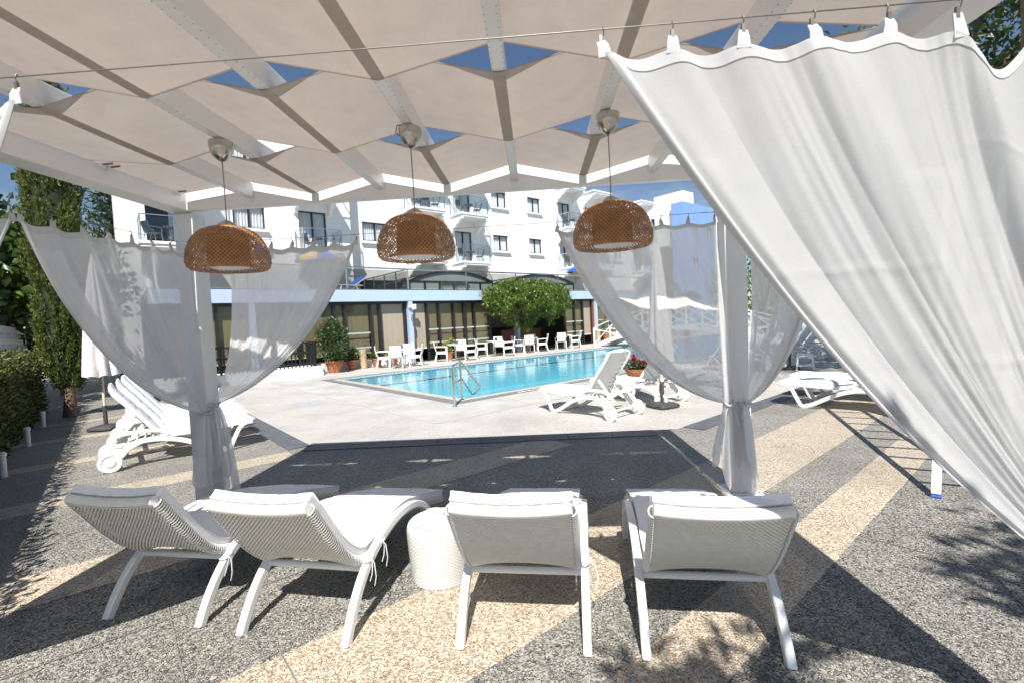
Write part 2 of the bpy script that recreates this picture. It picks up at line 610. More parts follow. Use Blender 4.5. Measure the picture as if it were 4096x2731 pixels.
for d_, s0, s1 in ((0.57, 0, 9), (-0.6, 0, 9), (3.35, -3, 4), (5.5, -6, 1.7), (7.7, -6, 1.7)):
    jb.add([Q(s0, d_ - .004, .0065), Q(s1, d_ - .004, .0065), Q(s1, d_ + .004, .0065), Q(s0, d_ + .004, .0065)], [(0, 1, 2, 3)])
tag(jb.build('paving_joints', M['joint']), kind='structure')

# the pebbles nearest the camera stand proud of the mortar
def pebbles(name, mat, keep, n, seed):
    rg = np.random.default_rng(seed)
    x = rg.uniform(-4.6, 4.4, n)
    y = 1.75 + 2.5 * rg.uniform(0, 1, n) ** 1.25
    sd, dd = x * UX + y * UY, -x * UY + y * UX
    ok = keep(dd) & (np.abs(x) < 1.12 * y + .25)
    x, y = x[ok], y[ok]
    m = len(x)
    sz = np.exp(rg.normal(-5.18, .30, m))           # half length, about 5.6 mm
    asp = rg.uniform(.55, .9, m)
    ang = rg.uniform(0, PI, m)
    hgt = rg.uniform(.0012, .0030, m)
    q = np.arange(7) / 7 * 2 * PI
    jit = rg.uniform(.85, 1.15, (m, 7))
    ca, sa = np.cos(ang)[:, None], np.sin(ang)[:, None]

    def ring(f, z):
        a, b_ = sz[:, None] * f * jit * np.cos(q), sz[:, None] * asp[:, None] * f * jit * np.sin(q)
        return np.stack([x[:, None] + a * ca - b_ * sa, y[:, None] + a * sa + b_ * ca, np.broadcast_to(z[:, None], (m, 7))], -1)
    base = np.full(m, .0025)
    V = np.concatenate([ring(1.0, base), ring(.66, base + hgt * .85), np.stack([x, y, base + hgt], -1)[:, None, :]], 1)
    k7 = np.arange(7)
    k8 = (k7 + 1) % 7
    tri = np.concatenate([np.stack([k7, k8, 7 + k8], 1), np.stack([k7, 7 + k8, 7 + k7], 1), np.stack([7 + k7, 7 + k8, np.full(7, 14)], 1)])
    F = (np.arange(m)[:, None, None] * 15 + tri[None]).reshape(-1, 3)
    o = np_mesh(name, V.reshape(-1, 3), F, mat, None, 180)
    return tag(o, kind='stuff')


def in_tan(dd):
    return ((dd > .97) & (dd < 1.33)) | ((dd > 1.76) & (dd < 2.56)) | ((dd > 4.15) & (dd < 4.72)) | ((dd > -1.2) & (dd < -.6))


pebbles('grey_pebbles', M['grey_pebble'], lambda d_: ~in_tan(d_), 70000, 5)
pebbles('tan_pebbles', M['tan_pebble'], in_tan, 82000, 6)

# the pale pool deck and the dark tile border round it
DK = 3.56
corner_l, corner_r = (2.06, 7.02), (5.93, DK)
qpoly('pool_deck', [[corner_l, corner_r, (60, DK), (60, 8.02), (2.06, 8.02)], [(2.06, 8.02), (5.22, 8.02), (5.22, 16.22), (2.06, 16.22)], [(2.06, 16.22), (60, 16.22), (60, 19.5), (2.06, 19.5)], [(PS1 + .5, 8.02), (60, 8.02), (60, 16.22), (PS1 + .5, 16.22)]], 0.006, M['deck'])
qpoly('concrete_apron', [[(3.95, 6.75), (60, 6.75), (60, 8.02), (3.95, 8.02)], [(3.95, 8.02), (5.22, 8.02), (5.22, 16.22), (3.95, 16.22)], [(3.95, 16.22), (60, 16.22), (60, 17.45), (3.95, 17.45)]], 0.0085, M['concrete'])
border = thing('border_strip', 'strip of dark slate tiles edging the pale pool deck', None, (0, 0, 0))
border['kind'] = 'structure'
tile_me = None


def tile_run(p0, p1, w, side, tl=0.6):
    """tiles laid from p0 to p1, the strip lying on the given side"""
    global tile_me
    p0, p1 = Vector(p0), Vector(p1)
    t = (p1 - p0).normalized()
    n = Vector((-t.y, t.x, 0)) * side
    cnt = int((p1 - p0).length / tl)
    for i in range(cnt):
        c = p0 + t * (tl * (i + .5)) + n * w / 2
        if tile_me is None:
            o = MB().box(-tl / 2 + .004, tl / 2 - .004, -w / 2, w / 2, 0.0, 0.012).build('tile', M['border_tile'], border)
            tile_me = o.data
        else:
            o = bpy.data.objects.new('tile', tile_me)
            COL.objects.link(o)
            o.parent = border
        o.location = c
        o.rotation_euler = (0, 0, math.atan2(t.y, t.x))


tile_run(Q(2.06, 6.98), Q(2.06, 17.2), 0.3, 1)
cl, cr = Q(*corner_l), Q(*corner_r)
tile_run((cl[0] + .05, cl[1], 0), (cr[0] - .02, cr[1], 0), 0.3, -1)
tile_run(Q(6.08, DK), Q(20, DK), 0.3, -1)

# pool: coping, overflow grille, basin, water
qpoly('pool_coping', [[(5.22, 8.02), (PS1 + .5, 8.02), (PS1 + .5, 8.32), (5.22, 8.32)], [(5.22, 8.32), (5.52, 8.32), (5.52, 15.92), (5.22, 15.92)], [(5.22, 15.92), (PS1 + .5, 15.92), (PS1 + .5, 16.22), (5.22, 16.22)]], 0.010, M['coping'])
qpoly('overflow_gutter', [[(5.52, 8.32), (PS1 + .5, 8.32), (PS1 + .5, PD0), (5.52, PD0)], [(5.52, PD0), (PS0, PD0), (PS0, PD1), (5.52, PD1)], [(5.52, PD1), (PS1 + .5, PD1), (PS1 + .5, 15.92), (5.52, 15.92)]], 0.008, M['gutter'])
k = N('pool_tile')
br = k.n('ShaderNodeTexBrick')
br.offset = 0
br.inputs['Scale'].default_value = 1.0
br.inputs['Brick Width'].default_value = 0.12
br.inputs['Row Height'].default_value = 0.12
br.inputs['Mortar Size'].default_value = 0.006
br.inputs['Color1'].default_value = (0.36, 0.66, 0.74, 1)
br.inputs['Color2'].default_value = (0.40, 0.70, 0.78, 1)
br.inputs['Mortar'].default_value = (0.55, 0.78, 0.83, 1)
k.l(k.obj(), br.inputs['Vector'])
k.l(br.outputs['Color'], k.b.inputs['Base Color'])
k.b.inputs['Roughness'].default_value = 0.4
M['pool_tile'] = k.m
b = MB()
zb = -1.15
ring = [(PS0, PD0), (PS1, PD0), (PS1, PD1), (PS0, PD1)]
b.add([Q(s, d, 0.0) for s, d in ring] + [Q(s, d, zb) for s, d in ring], [(4, 5, 6, 7)] + [(i, (i + 1) % 4, 4 + (i + 1) % 4, 4 + i) for i in range(4)])
tag(b.build('pool_basin', M['pool_tile']), kind='structure')
b = MB()
for z0, z1, e in ((-0.02, -0.075, .004), (-0.36, -0.40, .004)):
    b.add([Q(PS0 + e, PD1 - e, z0), Q(PS1 - e, PD1 - e, z0), Q(PS1 - e, PD1 - e, z1), Q(PS0 + e, PD1 - e, z1)], [(0, 1, 2, 3)])
b.add([Q(PS0 + .004, PD0, -.02), Q(PS0 + .004, PD1, -.02), Q(PS0 + .004, PD1, -.06), Q(PS0 + .004, PD0, -.06)], [(0, 1, 2, 3)])
tag(b.build('pool_tile_line', simple('dark_blue_tile', (0.02, 0.07, 0.14), 0.4)), kind='structure')

k = N('pool_water')
tp = k.n('ShaderNodeBsdfTransparent')
tp.inputs['Color'].default_value = (0.66, 0.92, 0.97, 1)
gl = k.n('ShaderNodeBsdfGlossy')
gl.inputs['Roughness'].default_value = 0.03
bp = k.n('ShaderNodeBump')
bp.inputs['Strength'].default_value = 0.13
bp.inputs['Distance'].default_value = 0.04
rip = k.mix(0.45, k.noise(3.2, 3, 0.55), k.noise(13.0, 4, 0.6))
k.l(rip, bp.inputs['Height'])
k.l(bp.outputs['Normal'], gl.inputs['Normal'])
mx = k.n('ShaderNodeMixShader')
k.l(schlick(k, 0.03, bp.outputs['Normal']), mx.inputs[0])
k.l(tp.outputs[0], mx.inputs[1])
k.l(gl.outputs[0], mx.inputs[2])
k.l(mx.outputs[0], k.out.inputs['Surface'])
M['water'] = k.m
qpoly('pool_water', [[(PS0, PD0), (PS1, PD0), (PS1, PD1), (PS0, PD1)]], -0.03, M['water'])

# drain cover and depth-mark tiles
dr = thing('drain_cover', 'pale square drain cover let into the pool deck', 'drain cover', Q(3.34, 11.14, .004), AX)
MB().box(-.3, .3, -.3, .3, 0, .012).build('lid', simple('galvanised_lid', (0.42, 0.44, 0.47), 0.5, 0.1), dr, bevel=.004)
MB().box(-.04, .04, -.01, .01, .012, .018).build('handle', M['steel'], dr)


# ================================================================== WALL WITH OPENINGS
def holed_wall(b, x0, x1, z0, z1, y, holes, depth=0.18):
    xs = sorted({x0, x1, *[h[0] for h in holes], *[h[1] for h in holes]})
    zs = sorted({z0, z1, *[h[2] for h in holes], *[h[3] for h in holes]})
    for i in range(len(xs) - 1):
        for j in range(len(zs) - 1):
            cx, cz = (xs[i] + xs[i + 1]) / 2, (zs[j] + zs[j + 1]) / 2
            if any(h[0] < cx < h[1] and h[2] < cz < h[3] for h in holes):
                continue
            b.add([(xs[i], y, zs[j]), (xs[i + 1], y, zs[j]), (xs[i + 1], y, zs[j + 1]), (xs[i], y, zs[j + 1])], [(0, 1, 2, 3)])
    for h in holes:
        a, c, e, f = h
        yy = y + depth
        b.add([(a, y, e), (a, yy, e), (a, yy, f), (a, y, f)], [(0, 1, 2, 3)])
        b.add([(c, y, e), (c, y, f), (c, yy, f), (c, yy, e)], [(0, 1, 2, 3)])
        b.add([(a, y, f), (a, yy, f), (c, yy, f), (c, y, f)], [(0, 1, 2, 3)])
        b.add([(a, y, e), (c, y, e), (c, yy, e), (a, yy, e)], [(0, 1, 2, 3)])


def wavy_sheet(x0, x1, y, z0, z1, waves, amp):
    nx = waves * 6 + 1
    xs = np.linspace(x0, x1, nx)
    ys = y + amp * np.sin(np.linspace(0, waves * 2 * PI, nx)) + amp * .5 * np.sin(np.linspace(0, waves * 3.3 * PI, nx))
    V = np.concatenate([np.stack([xs, ys, np.full(nx, z)], 1) for z in (z0, z1)])
    return V, grid_faces(2, nx)


def window(par, a, c, e, f, y, name='window', door=False, open_dark=False, sill=True):
    """dark two-leaf frame in the opening; children: panes, curtain, sill"""
    b = MB()
    w = .055
    b.box(a, a + w, y, y + .06, e, f).box(c - w, c, y, y + .06, e, f)
    b.box(a + w, c - w, y, y + .06, f - w, f).box(a + w, c - w, y, y + .06, e, e + w)
    mid = (a + c) / 2
    b.box(mid - w * .7, mid + w * .7, y - .01, y + .062, e + w, f - w)
    o = b.build(name, M['dark_frame'], par)
    for p, q in ((a + w, mid - w * .7), (mid + w * .7, c - w)):
        MB().box(p, q, y + .025, y + .032, e + w, f - w).build('pane', M['pane'], o)
    if not open_dark:
        V, F = wavy_sheet(a + .03, c - .03, y + .11, e + .03, f - .03, max(5, int((c - a) * 8)), .03)
        np_mesh('curtain', V, F, M['lace'], o, 60)
    else:
        V, F = wavy_sheet(mid, c - .03, y + .2, e + .03, f - .03, 6, .03)
        np_mesh('curtain', V, F, M['lace'], o, 60)
    if sill:
        MB().box(a - .12, c + .12, y - .28, y - .125, e - .16, e - .06).build('sill', M['plaster'], o)
    return o


def bracket_poly(dep):
    return [(0, 0), (-dep, 0), (-dep, -.13), (-dep * .82, -.2), (-dep * .72, -.34), (-dep * .5, -.42), (-dep * .4, -.56), (-dep * .2, -.66), (-dep * .14, -.82), (0, -.9)]


def balcony(par, s0, s1, zf, y, dep=1.33, rail=True, name='balcony'):
    b = MB()
    b.box(s0 - .06, s1 + .06, y - dep - .05, y - .003, zf - .12, zf)
    b.box(s0, s1, y - dep, y - .003, zf - .24, zf - .122)
    o = b.build(name, M['plaster'], par, bevel=.01)
    for p in (s0 + .02, s1 - .2):
        MB().prism(bracket_poly(dep - .03), p, p + .18, lambda x, z_, a: (a, y - .002 + x, zf - .242 + z_)).build('bracket', M['plaster'], o)
    if not rail:
        return o
    r = MB()
    xa, xb, yf, zt = s0 + .03, s1 - .03, y - dep + .03, zf + 1.05
    pts = [(xa, y - .02, zt), (xa, yf, zt), (xb, yf, zt), (xb, y - .02, zt)]
    for p, q in zip(pts[:-1], pts[1:]):
        r.bar(p, q, .045, .04)
    posts = [(xa, y - .05), (xa, yf), ((xa + xb) / 2, yf), (xb, yf), (xb, y - .05)]
    for px, py in posts:
        r.bar((px, py, zf), (px, py, zt), .038, .038)
    r.build('railing', M['steel'], o)
    z0, z1 = zf + .08, zt - .08
    for p, q in (((xa, y - .09), (xa, yf + .05)), ((xa + .05, yf), ((xa + xb) / 2 - .04, yf)), (((xa + xb) / 2 + .04, yf), (xb - .05, yf)), ((xb, yf + .05), (xb, y - .09))):
        MB().bar((*p, (z0 + z1) / 2), (*q, (z0 + z1) / 2), .01, z1 - z0).build('glass_panel', M['rail_glass'], o)
    return o


# ================================================================== HOTEL
hotel = thing('hotel_building', 'white three storey hotel wing with dark framed windows and small balconies behind the pool house', 'hotel', Q(0, 25, 0), AX)
F1, F2 = 5.58, 8.62
YL, YR = 0.0, 1.0            # the left part stands a metre nearer than the rest
ZT = 11.85
wl_h = [(1.44, 2.95, F1, F1 + 2.13), (1.44, 2.95, F2, F2 + 2.13), (4.66, 6.02, F1 + 1.05, F1 + 2.13), (4.66, 6.02, F2 + 1.05, F2 + 2.13), (7.56, 8.92, F1, F1 + 2.13), (7.56, 8.92, F2, F2 + 2.13)]
b = MB()
holed_wall(b, .48, 10.2, 0, ZT, YL, wl_h)
b.add([(.48, YL, 0), (.48, YL + 9, 0), (.48, YL + 9, ZT), (.48, YL, ZT)], [(3, 2, 1, 0)])
b.add([(10.2, YL, 0), (10.2, YR + .002, 0), (10.2, YR + .002, ZT), (10.2, YL, ZT)], [(0, 1, 2, 3)])
b.add([(.48, YL, ZT), (10.2, YL, ZT), (10.2, YL + 9, ZT), (.48, YL + 9, ZT)], [(0, 1, 2, 3)])
b.build('wall', M['plaster'], hotel)
wr_s = [(11.27, 12.85), (20.71, 22.05), (24.09, 25.37), (33.9, 35.2), (40.0, 41.2)]
dr_s = [(14.55, 15.88, 13.95, 16.05), (17.55, 18.88, 17.2, 19.35), (27.31, 28.65, 27.05, 29.1), (30.5, 31.8, 30.15, 32.3), (36.95, 38.2, 36.6, 38.7)]
wr_h = [(a, c, F + 1.05, F + 2.13) for a, c in wr_s for F in (F1, F2)] + [(a, c, F, F + 2.13) for a, c, _, _ in dr_s for F in (F1, F2)] + [(10.95, 14.2, 2.7, 4.4), (16.4, 19.0, 2.7, 4.4)]
b = MB()
holed_wall(b, 10.2, 43.6, 0, ZT, YR, wr_h)
b.add([(10.2, YR, ZT), (43.6, YR, ZT), (43.6, YR + 9, ZT), (10.2, YR + 9, ZT)], [(0, 1, 2, 3)])
b.build('wall', M['plaster'], hotel)
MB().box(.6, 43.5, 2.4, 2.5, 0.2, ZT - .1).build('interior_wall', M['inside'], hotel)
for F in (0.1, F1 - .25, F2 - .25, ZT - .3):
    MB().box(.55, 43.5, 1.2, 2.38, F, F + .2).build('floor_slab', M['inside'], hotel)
for h in wl_h:
    dz = h[3] - h[2] > 1.5
    window(hotel, *h, YL + .12, 'balcony_door' if dz else 'window', dz, open_dark=(dz and h[0] < 2 and h[2] < 7), sill=not dz)
for a, c in wr_s:
    for F in (F1, F2):
        window(hotel, a, c, F + 1.05, F + 2.13, YR + .12)
for a, c, s0, s1 in dr_s:
    for F in (F1, F2):
        window(hotel, a, c, F, F + 2.13, YR + .12, 'balcony_door', True, sill=False)
        balcony(hotel, s0, s1, F, YR)
    balcony(hotel, s0, s1, ZT - .06, YR, rail=False, name='canopy')
for s0, s1 in ((1.15, 3.4), (7.31, 9.2)):
    for F in (F1 - .03, F2):
        balcony(hotel, s0, s1, F, YL)
for a, c in ((10.95, 14.2), (16.4, 19.0)):
    MB().box(a, c, YR + .15, YR + .17, 2.7, 4.4).build('lower_glazing', M['dark_frame'], hotel)
# drainpipes and cables at the joint between the two parts
b = MB()
for s_, r_, y_ in ((10.32, .045, YR - .06), (10.47, .03, YR - .05), (10.56, .018, YR - .03)):
    b.tube([(s_, y_, 3.3), (s_, y_, 11.6)], r_, 8)
b.tube([(10.62, YR - .03, 3.9), (10.66, YR - .03, 5.5), (10.6, YR - .03, 7.4), (10.7, YR - .03, 9.4), (10.66, YR - .03, 11.4)], .012, 6)
b.build('drainpipe', M['plaster'], hotel, 40)
b = MB()
b.box(40.6, 42.5, -2.0, YR - .003, 8.0, 12.78)
b.build('stair_tower', M['plaster'], hotel)
b = MB()
for dx in (.0, .45):
    b.tube([(43.0 + dx, 1.4, ZT), (43.0 + dx, 1.4, ZT + 1.1)], .02, 6)
b.build('roof_aerial', M['cable'], hotel)

wing = thing('blue_building', 'blue rendered hotel block beyond the white stair tower', 'building', Q(40.2, 22.8, 0), AX)
b = MB()
wh = [(1.5, 2.55, 8.75, 9.75), (1.5, 2.55, 5.7, 6.7), (4.2, 5.2, 8.75, 9.75)]
holed_wall(b, 0, 5.7, 0, 11.7, 0, wh)
b.add([(0, 0, 0), (0, 1.18, 0), (0, 1.18, 11.7), (0, 0, 11.7)], [(3, 2, 1, 0)])
b.add([(0, 0, 11.7), (5.7, 0, 11.7), (5.7, 1.18, 11.7), (0, 1.18, 11.7)], [(0, 1, 2, 3)])
b.add([(5.7, 0, 0), (5.7, 9, 0), (5.7, 9, 11.7), (5.7, 0, 11.7)], [(0, 1, 2, 3)])
b.build('wall', M['blue_wall'], wing)
MB().box(5.8, 14, .6, 9, 0, 10.9).build('white_wing', M['plaster'], wing)
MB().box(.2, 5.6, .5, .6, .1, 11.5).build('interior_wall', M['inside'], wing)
for h in wh:
    window(wing, *h, .12, sill=False)

# ================================================================== POOL HOUSE
house = thing('pool_house', 'low glazed pool house with pale blue fascia along the far side of the pool', 'pool house', Q(0, 19.3, 0), AX)
cols = [3.9, 10.3, 16.68, 23.2, 29.6]
cw = .2
for i, s_ in enumerate(cols):
    b = MB()
    for z0, z1 in ((0, .86), (.866, 1.72), (1.726, 2.77)):
        b.box(s_, s_ + cw, -.02, .22, z0, z1)
    b.box(s_ + .012, s_ + cw - .012, -.008, .2, 0, 2.77)
    b.build('column', M['fascia'], house)
edges = [1.0] + [e for s_ in cols for e in (s_, s_ + cw)] + [30.2]
for a, c in zip(edges[:-1], edges[1:]):
    MB().box(a + .004, c - .004, -.03, .14, 2.78, 3.27).build('fascia_panel', M['fascia'], house)
MB().box(1.0, 30.2, .141, 5.5, 3.02, 3.26).build('roof', M['roofing'], house)
MB().box(1.0, 30.2, -.035, .12, 3.272, 3.30).build('roof_edge', M['dark_frame'], house)
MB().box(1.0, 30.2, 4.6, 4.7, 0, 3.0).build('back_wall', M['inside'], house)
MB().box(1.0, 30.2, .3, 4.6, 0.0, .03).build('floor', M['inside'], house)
MB().box(1.0, 10.28, .02, .28, 0.0, .34).build('plinth', M['plaster'], house)
MB().box(1.0, 30.2, .16, .30, 2.66, 2.78).build('head_frame', M['dark_frame'], house)
mull = [1.5, 2.9, 4.2, 5.6, 7.01, 7.45, 8.58, 8.99, 10.2, 10.55, 11.33, 11.98, 12.81, 13.46, 14.04, 15.01, 20.65, 21.49, 22.24, 23.08, 23.5, 24.9, 26.3, 27.7, 29.4]
thick = {7.01: .13, 8.99: .13, 13.46: .15, 15.01: .14, 20.65: .12}
for s_ in mull:
    w = thick.get(s_, .075)
    z0 = .34 if s_ < 10.25 else 0.0
    MB().box(s_ - w / 2, s_ + w / 2, .16, .27, z0, 2.66).build('mullion', M['dark_frame'], house)
bays = [(a, c) for a, c in zip(mull[:-1], mull[1:]) if not (a in (10.2, 15.01) or (a, c) == (15.01, 20.65))]
brown = {8.99, 10.55, 22.24}
for a, c in bays:
    z0 = .34 if a < 10.25 else 0.0
    bz = .64
    V, F = wavy_sheet(a + .05, c - .05, .30 if a in brown else .34, bz, 2.66, 4, .003)
    np_mesh('blind', V, F, M['blind'], house, 60)
    MB().box(a + .04, c - .04, .29, .33, bz - .05, bz).build('blind_rail', M['resin'], house)
    MB().box(a + .04, c - .04, .17, .26, z0, z0 + .07).build('bottom_rail', M['dark_frame'], house)
    if a not in brown:
        MB().box(a + .045, c - .045, .205, .213, z0 + .07, 2.66).build('glass_pane', M['tint'], house)
        if c - a > .5 and a > 7.3:
            for zz in (.85, 1.46):
                MB().box(a + .045, c - .045, .196, .203, zz - .03, zz + .03).build('pale_band', simple('pale_band', (0.42, 0.50, 0.48), .5) if 'fb' not in M else M['fb'], house)  # pale strips across the pane at two heights
            M.setdefault('fb', bpy.data.materials['pale_band'])
MB().box(23.05, 23.2, .1, .3, 0, 2.78).build('timber_post', M['brown_wood'], house)
b = MB()
b.box(17.2, 20.3, 2.0, 2.6, .03, 1.1).box(17.1, 20.4, 1.9, 2.7, 1.1, 1.15)
b.build('bar_counter', M['brown_wood'], house)
MB().box(17.0, 20.2, 4.3, 4.58, 1.3, 2.4).build('bar_shelf', simple('bar_shelf', (.25, .22, .18), .7), house)

# barrel skylights on the terrace
for x0, x1 in ((11.05, 16.1), (17.1, 22.6)):
    sk = None
    n = 18
    W = (x1 - x0) / 2
    rise = .52
    Rr = (W * W + rise * rise) / (2 * rise)
    a_max = math.asin(W / Rr)
    arc = [(x0 + W + Rr * math.sin(t), 3.80 + Rr * math.cos(t) - (Rr - rise)) for t in np.linspace(-a_max, a_max, n)]
    V = np.array([(x, y, z) for y in (1.2, 5.0) for x, z in arc])
    sk = np_mesh('skylight', V, grid_faces(2, n)[:, ::-1], M['skylight'], house, 60)
    b = MB()
    for y in (1.17, 2.5, 3.8, 5.0):
        b.sweep([(x, y, z + .01) for x, z in arc], .09, .06, (0, 1, 0))
    b.bar((x0, 1.2, 3.82), (x0, 5.0, 3.82), .09, .09).bar((x1, 1.2, 3.82), (x1, 5.0, 3.82), .09, .09)
    b.bar((x0 + .06, 1.19, 3.80), (x1 - .06, 1.19, 3.80), .05, .05)
    for i in range(7):
        x = x0 + (x1 - x0) * i / 6
        b.bar((x, 1.19, 3.27), (x, 1.19, 3.775), .08, .06)
    b.build('arch_frame', M['dark_frame'], sk)
    MB().prism([(x, z) for x, z in arc], 1.215, 1.225, lambda x, z, a: (x, a, z)).build('end_glass', M['skylight'], sk)
    for i in range(6):
        xa, xb = x0 + (x1 - x0) * i / 6 + .05, x0 + (x1 - x0) * (i + 1) / 6 - .05
        MB().box(xa, xb, 1.205, 1.213, 3.3, 3.77).build('low_pane', M['skylight'], sk)
    for i in (2, 3):
        xa, xb = x0 + (x1 - x0) * i / 6 + .06, x0 + (x1 - x0) * (i + 1) / 6 - .06
        b = MB()
        za, zb_, ya, yb = 3.74, 3.5, 1.15, .85
        for p, q in (((xa, ya, za), (xb, ya, za)), ((xa, yb, zb_), (xb, yb, zb_)), ((xa, ya, za), (xa, yb, zb_)), ((xb, ya, za), (xb, yb, zb_))):
            b.bar(p, q, .05, .04)
        b.build('vent_window', M['steel'], sk)

balu = thing('glass_balustrade', 'steel and glass balustrade along the pool house roof terrace', 'balustrade', Q(0, 19.3, 3.27), AX)
ps = [1.2, 4.4, 7.6, 10.38, 13.55, 16.78, 20.03, 23.3]
for s_ in ps:
    MB().bar((s_, .03, 0.03), (s_, .03, .9), .05, .05).build('post', M['steel'], balu)
MB().tube([(1.0, .03, .93), (30.2, .03, .93)], .035, 10).build('top_rail', M['steel'], balu, 40)
for a, c in zip(ps[:-1], ps[1:]):
    MB().box(a + .05, c - .05, .025, .037, .06, .86).build('glass_panel', M['smoke_glass'], balu)
ys = [.03, 1.2, 2.4, 3.6, 4.8]
MB().tube([(10.38, .08, .93), (10.38, 5.2, .93)], .035, 10).build('side_rail', M['steel'], balu, 40)
for y in ys[1:]:
    MB().bar((10.38, y, 0.03), (10.38, y, .9), .05, .05).build('post', M['steel'], balu)
for a, c in zip(ys[:-1], ys[1:]):
    MB().box(10.374, 10.386, a + .05, c - .05, .06, .86).build('glass_panel', M['smoke_glass'], balu)

# fittings on the blue column
fl = thing('security_floodlight', 'small white floodlight at the top of the blue column', 'floodlight', Q(10.42, 19.24, 2.5), AX)
MB().box(-.16, -.02, -.10, -.0, -.03, .05).build('mount', M['resin'], fl, bevel=.01)
MB().box(-.02, .17, -.15, -.02, -.12, .12).build('housing', M['resin'], fl, bevel=.015)
MB().box(.0, .15, -.156, -.151, -.1, .1).build('lens', M['opal'], fl)
wlp = thing('wall_lamp', 'slim steel up and down lamp midway on the blue column', 'wall lamp', Q(10.40, 19.26, 2.0), AX)
MB().tube([(0, -.09, -.17), (0, -.09, .17)], .04, 12).build('tube_body', M['steel'], wlp, 40)
MB().box(-.03, .03, -.06, .02, -.05, .05).build('wall_plate', M['steel'], wlp)

# ================================================================== PERGOLA
pergola = thing('pergola', 'white steel pergola roofed with three woven bands of beige shade cloth', 'pergola', (-.7, 2.8, 0))
PL = Vector((-.7, 2.8, 0))
XL, XR, YN, YF = -3.13, 1.75, 1.41, 4.28


def pb(b, x0, x1, y0, y1, z0, z1):
    return b.box(x0 - PL.x, x1 - PL.x, y0 - PL.y, y1 - PL.y, z0, z1)


for x in (XL, XR):
    for y in (YN, YF):
        o = pb(MB(), x - .09, x + .09, y - .09, y + .09, .012, 2.735).build('post', M['white_steel'], pergola, bevel=.012)
        pb(MB(), x - .15, x + .15, y - .15, y + .15, 0, .012).build('base_plate', M['white_steel'], o, bevel=.003)
        bb = MB()
        for dx in (-.12, .12):
            for dy in (-.12, .12):
                bb.lathe([(.012, .012), (.012, .024)], 6, (x + dx - PL.x, y + dy - PL.y, 0))
        bb.build('bolt', M['steel'], o)
pb(MB(), XL - .11, XR + .11, 4.14, 4.22, 2.737, 2.965).build('back_beam', M['white_steel'], pergola, bevel=.006)
pb(MB(), XL - .11, XR + .11, 1.36, 1.46, 2.737, 3.0).build('front_beam', M['white_steel'], pergola, bevel=.006)
for x in (XL - .01, XR + .02):
    pb(MB(), x - .09, x + .09, 1.462, 4.138, 2.737, 2.92).build('side_beam', M['white_steel'], pergola, bevel=.006)
RX = [-3.04 + .585 * i for i in range(9)]
for i, x in enumerate(RX):
    if 0 < i < 8:
        pb(MB(), x - .032, x + .032, 1.462, 4.138, 2.81, 2.935).build('rafter', M['white_steel'], pergola, bevel=.004)
# rusty screw heads along the lower edges of the rafters and beams
sb = MB()
for x in RX[1:8]:
    for e in (-.026, .026):
        for y in np.arange(1.55, 4.1, .045):
            sb.lathe([(.0024, -.002), (.0024, 0)], 5, (x + e - PL.x, y - PL.y, 2.8098), cap1=False)
for y in (4.15, 4.232):
    for x in np.arange(-3.1, 1.7, .045):
        sb.lathe([(.0024, -.002), (.0024, 0)], 5, (x - PL.x, y - PL.y, 2.7368), cap1=False)
tag(sb.build('screw_heads', simple('rusty_screw', (.30, .24, .19), .8), pergola), kind='stuff')

# three bands of cloth woven over and under the rafters
for k_, (y0, y1) in enumerate(((1.48, 2.325), (2.335, 3.215), (3.225, 4.09))):
    ny, sub = 13, 8
    rows = []
    for j in range(ny):
        tj = j / (ny - 1)
        row = []
        for i in range(8):
            for q in range(sub + (1 if i == 7 else 0)):
                fx = q / sub
                x = RX[i] + .585 * fx

                def zz(ii):
                    if ii == 0 or ii == 8:
                        return 2.875
                    return 2.943 if (ii + k_) % 2 else 2.803
                z = zz(i) * (1 - fx) + zz(i + 1) * fx
                hold = max(0, 1 - min(fx, 1 - fx) / .06)
                z -= .012 * math.sin(PI * tj) * math.sin(PI * fx)
                row.append((x - PL.x, y0 + (y1 - y0) * tj - PL.y, z))
        rows.append(row)
    A = np.array(rows)
    sail = np_mesh('shade_sail', A.reshape(-1, 3), grid_faces(ny, A.shape[1]), M['sail'], pergola, 180)
    for e, sg in ((0, 1), (-1, -1)):
        h = A[e].copy()
        h2 = h.copy()
        h2[:, 1] += sg * .012
        h[:, 2] -= .003
        h2[:, 2] -= .003
        np_mesh('hem', np.concatenate([h, h2]), grid_faces(2, len(h)), M['sail'], sail, 180)
# wall eyes and turnbuckle plates on the left beam
for y in (3.30, 3.36, 4.02):
    o = pb(MB(), -3.035, -3.015, y - .02, y + .02, 2.84, 2.90).build('cable_plate', M['white_steel'], pergola)
    b = MB()
    b.tube([(-3.015 - PL.x, y - PL.y, 2.87), (-2.95 - PL.x, y - PL.y, 2.872)], .007, 8)
    b.build('eye_bolt', M['cable'], o)


def wire(p0, p1):
    p0, p1 = Vector(p0) - PL, Vector(p1) - PL
    d = (p1 - p0).normalized()
    mid = (p0 + p1) / 2 - Vector((0, 0, .006))
    o = MB().tube([p0, p0 * .5 + mid * .5 - Vector((0, 0, .001)), mid, p1 * .5 + mid * .5 - Vector((0, 0, .001)), p1], .0021, 6).build('curtain_wire', M['cable'], pergola, 180)
    b = MB()
    for p, s in ((p0, 1), (p1, -1)):
        b.tube([p + d * s * .005, p + d * s * .14], .0065, 8)
        b.tube([p, p + d * s * .025], .022, 10)
    b.build('turnbuckle', M['steel'], o, 40)


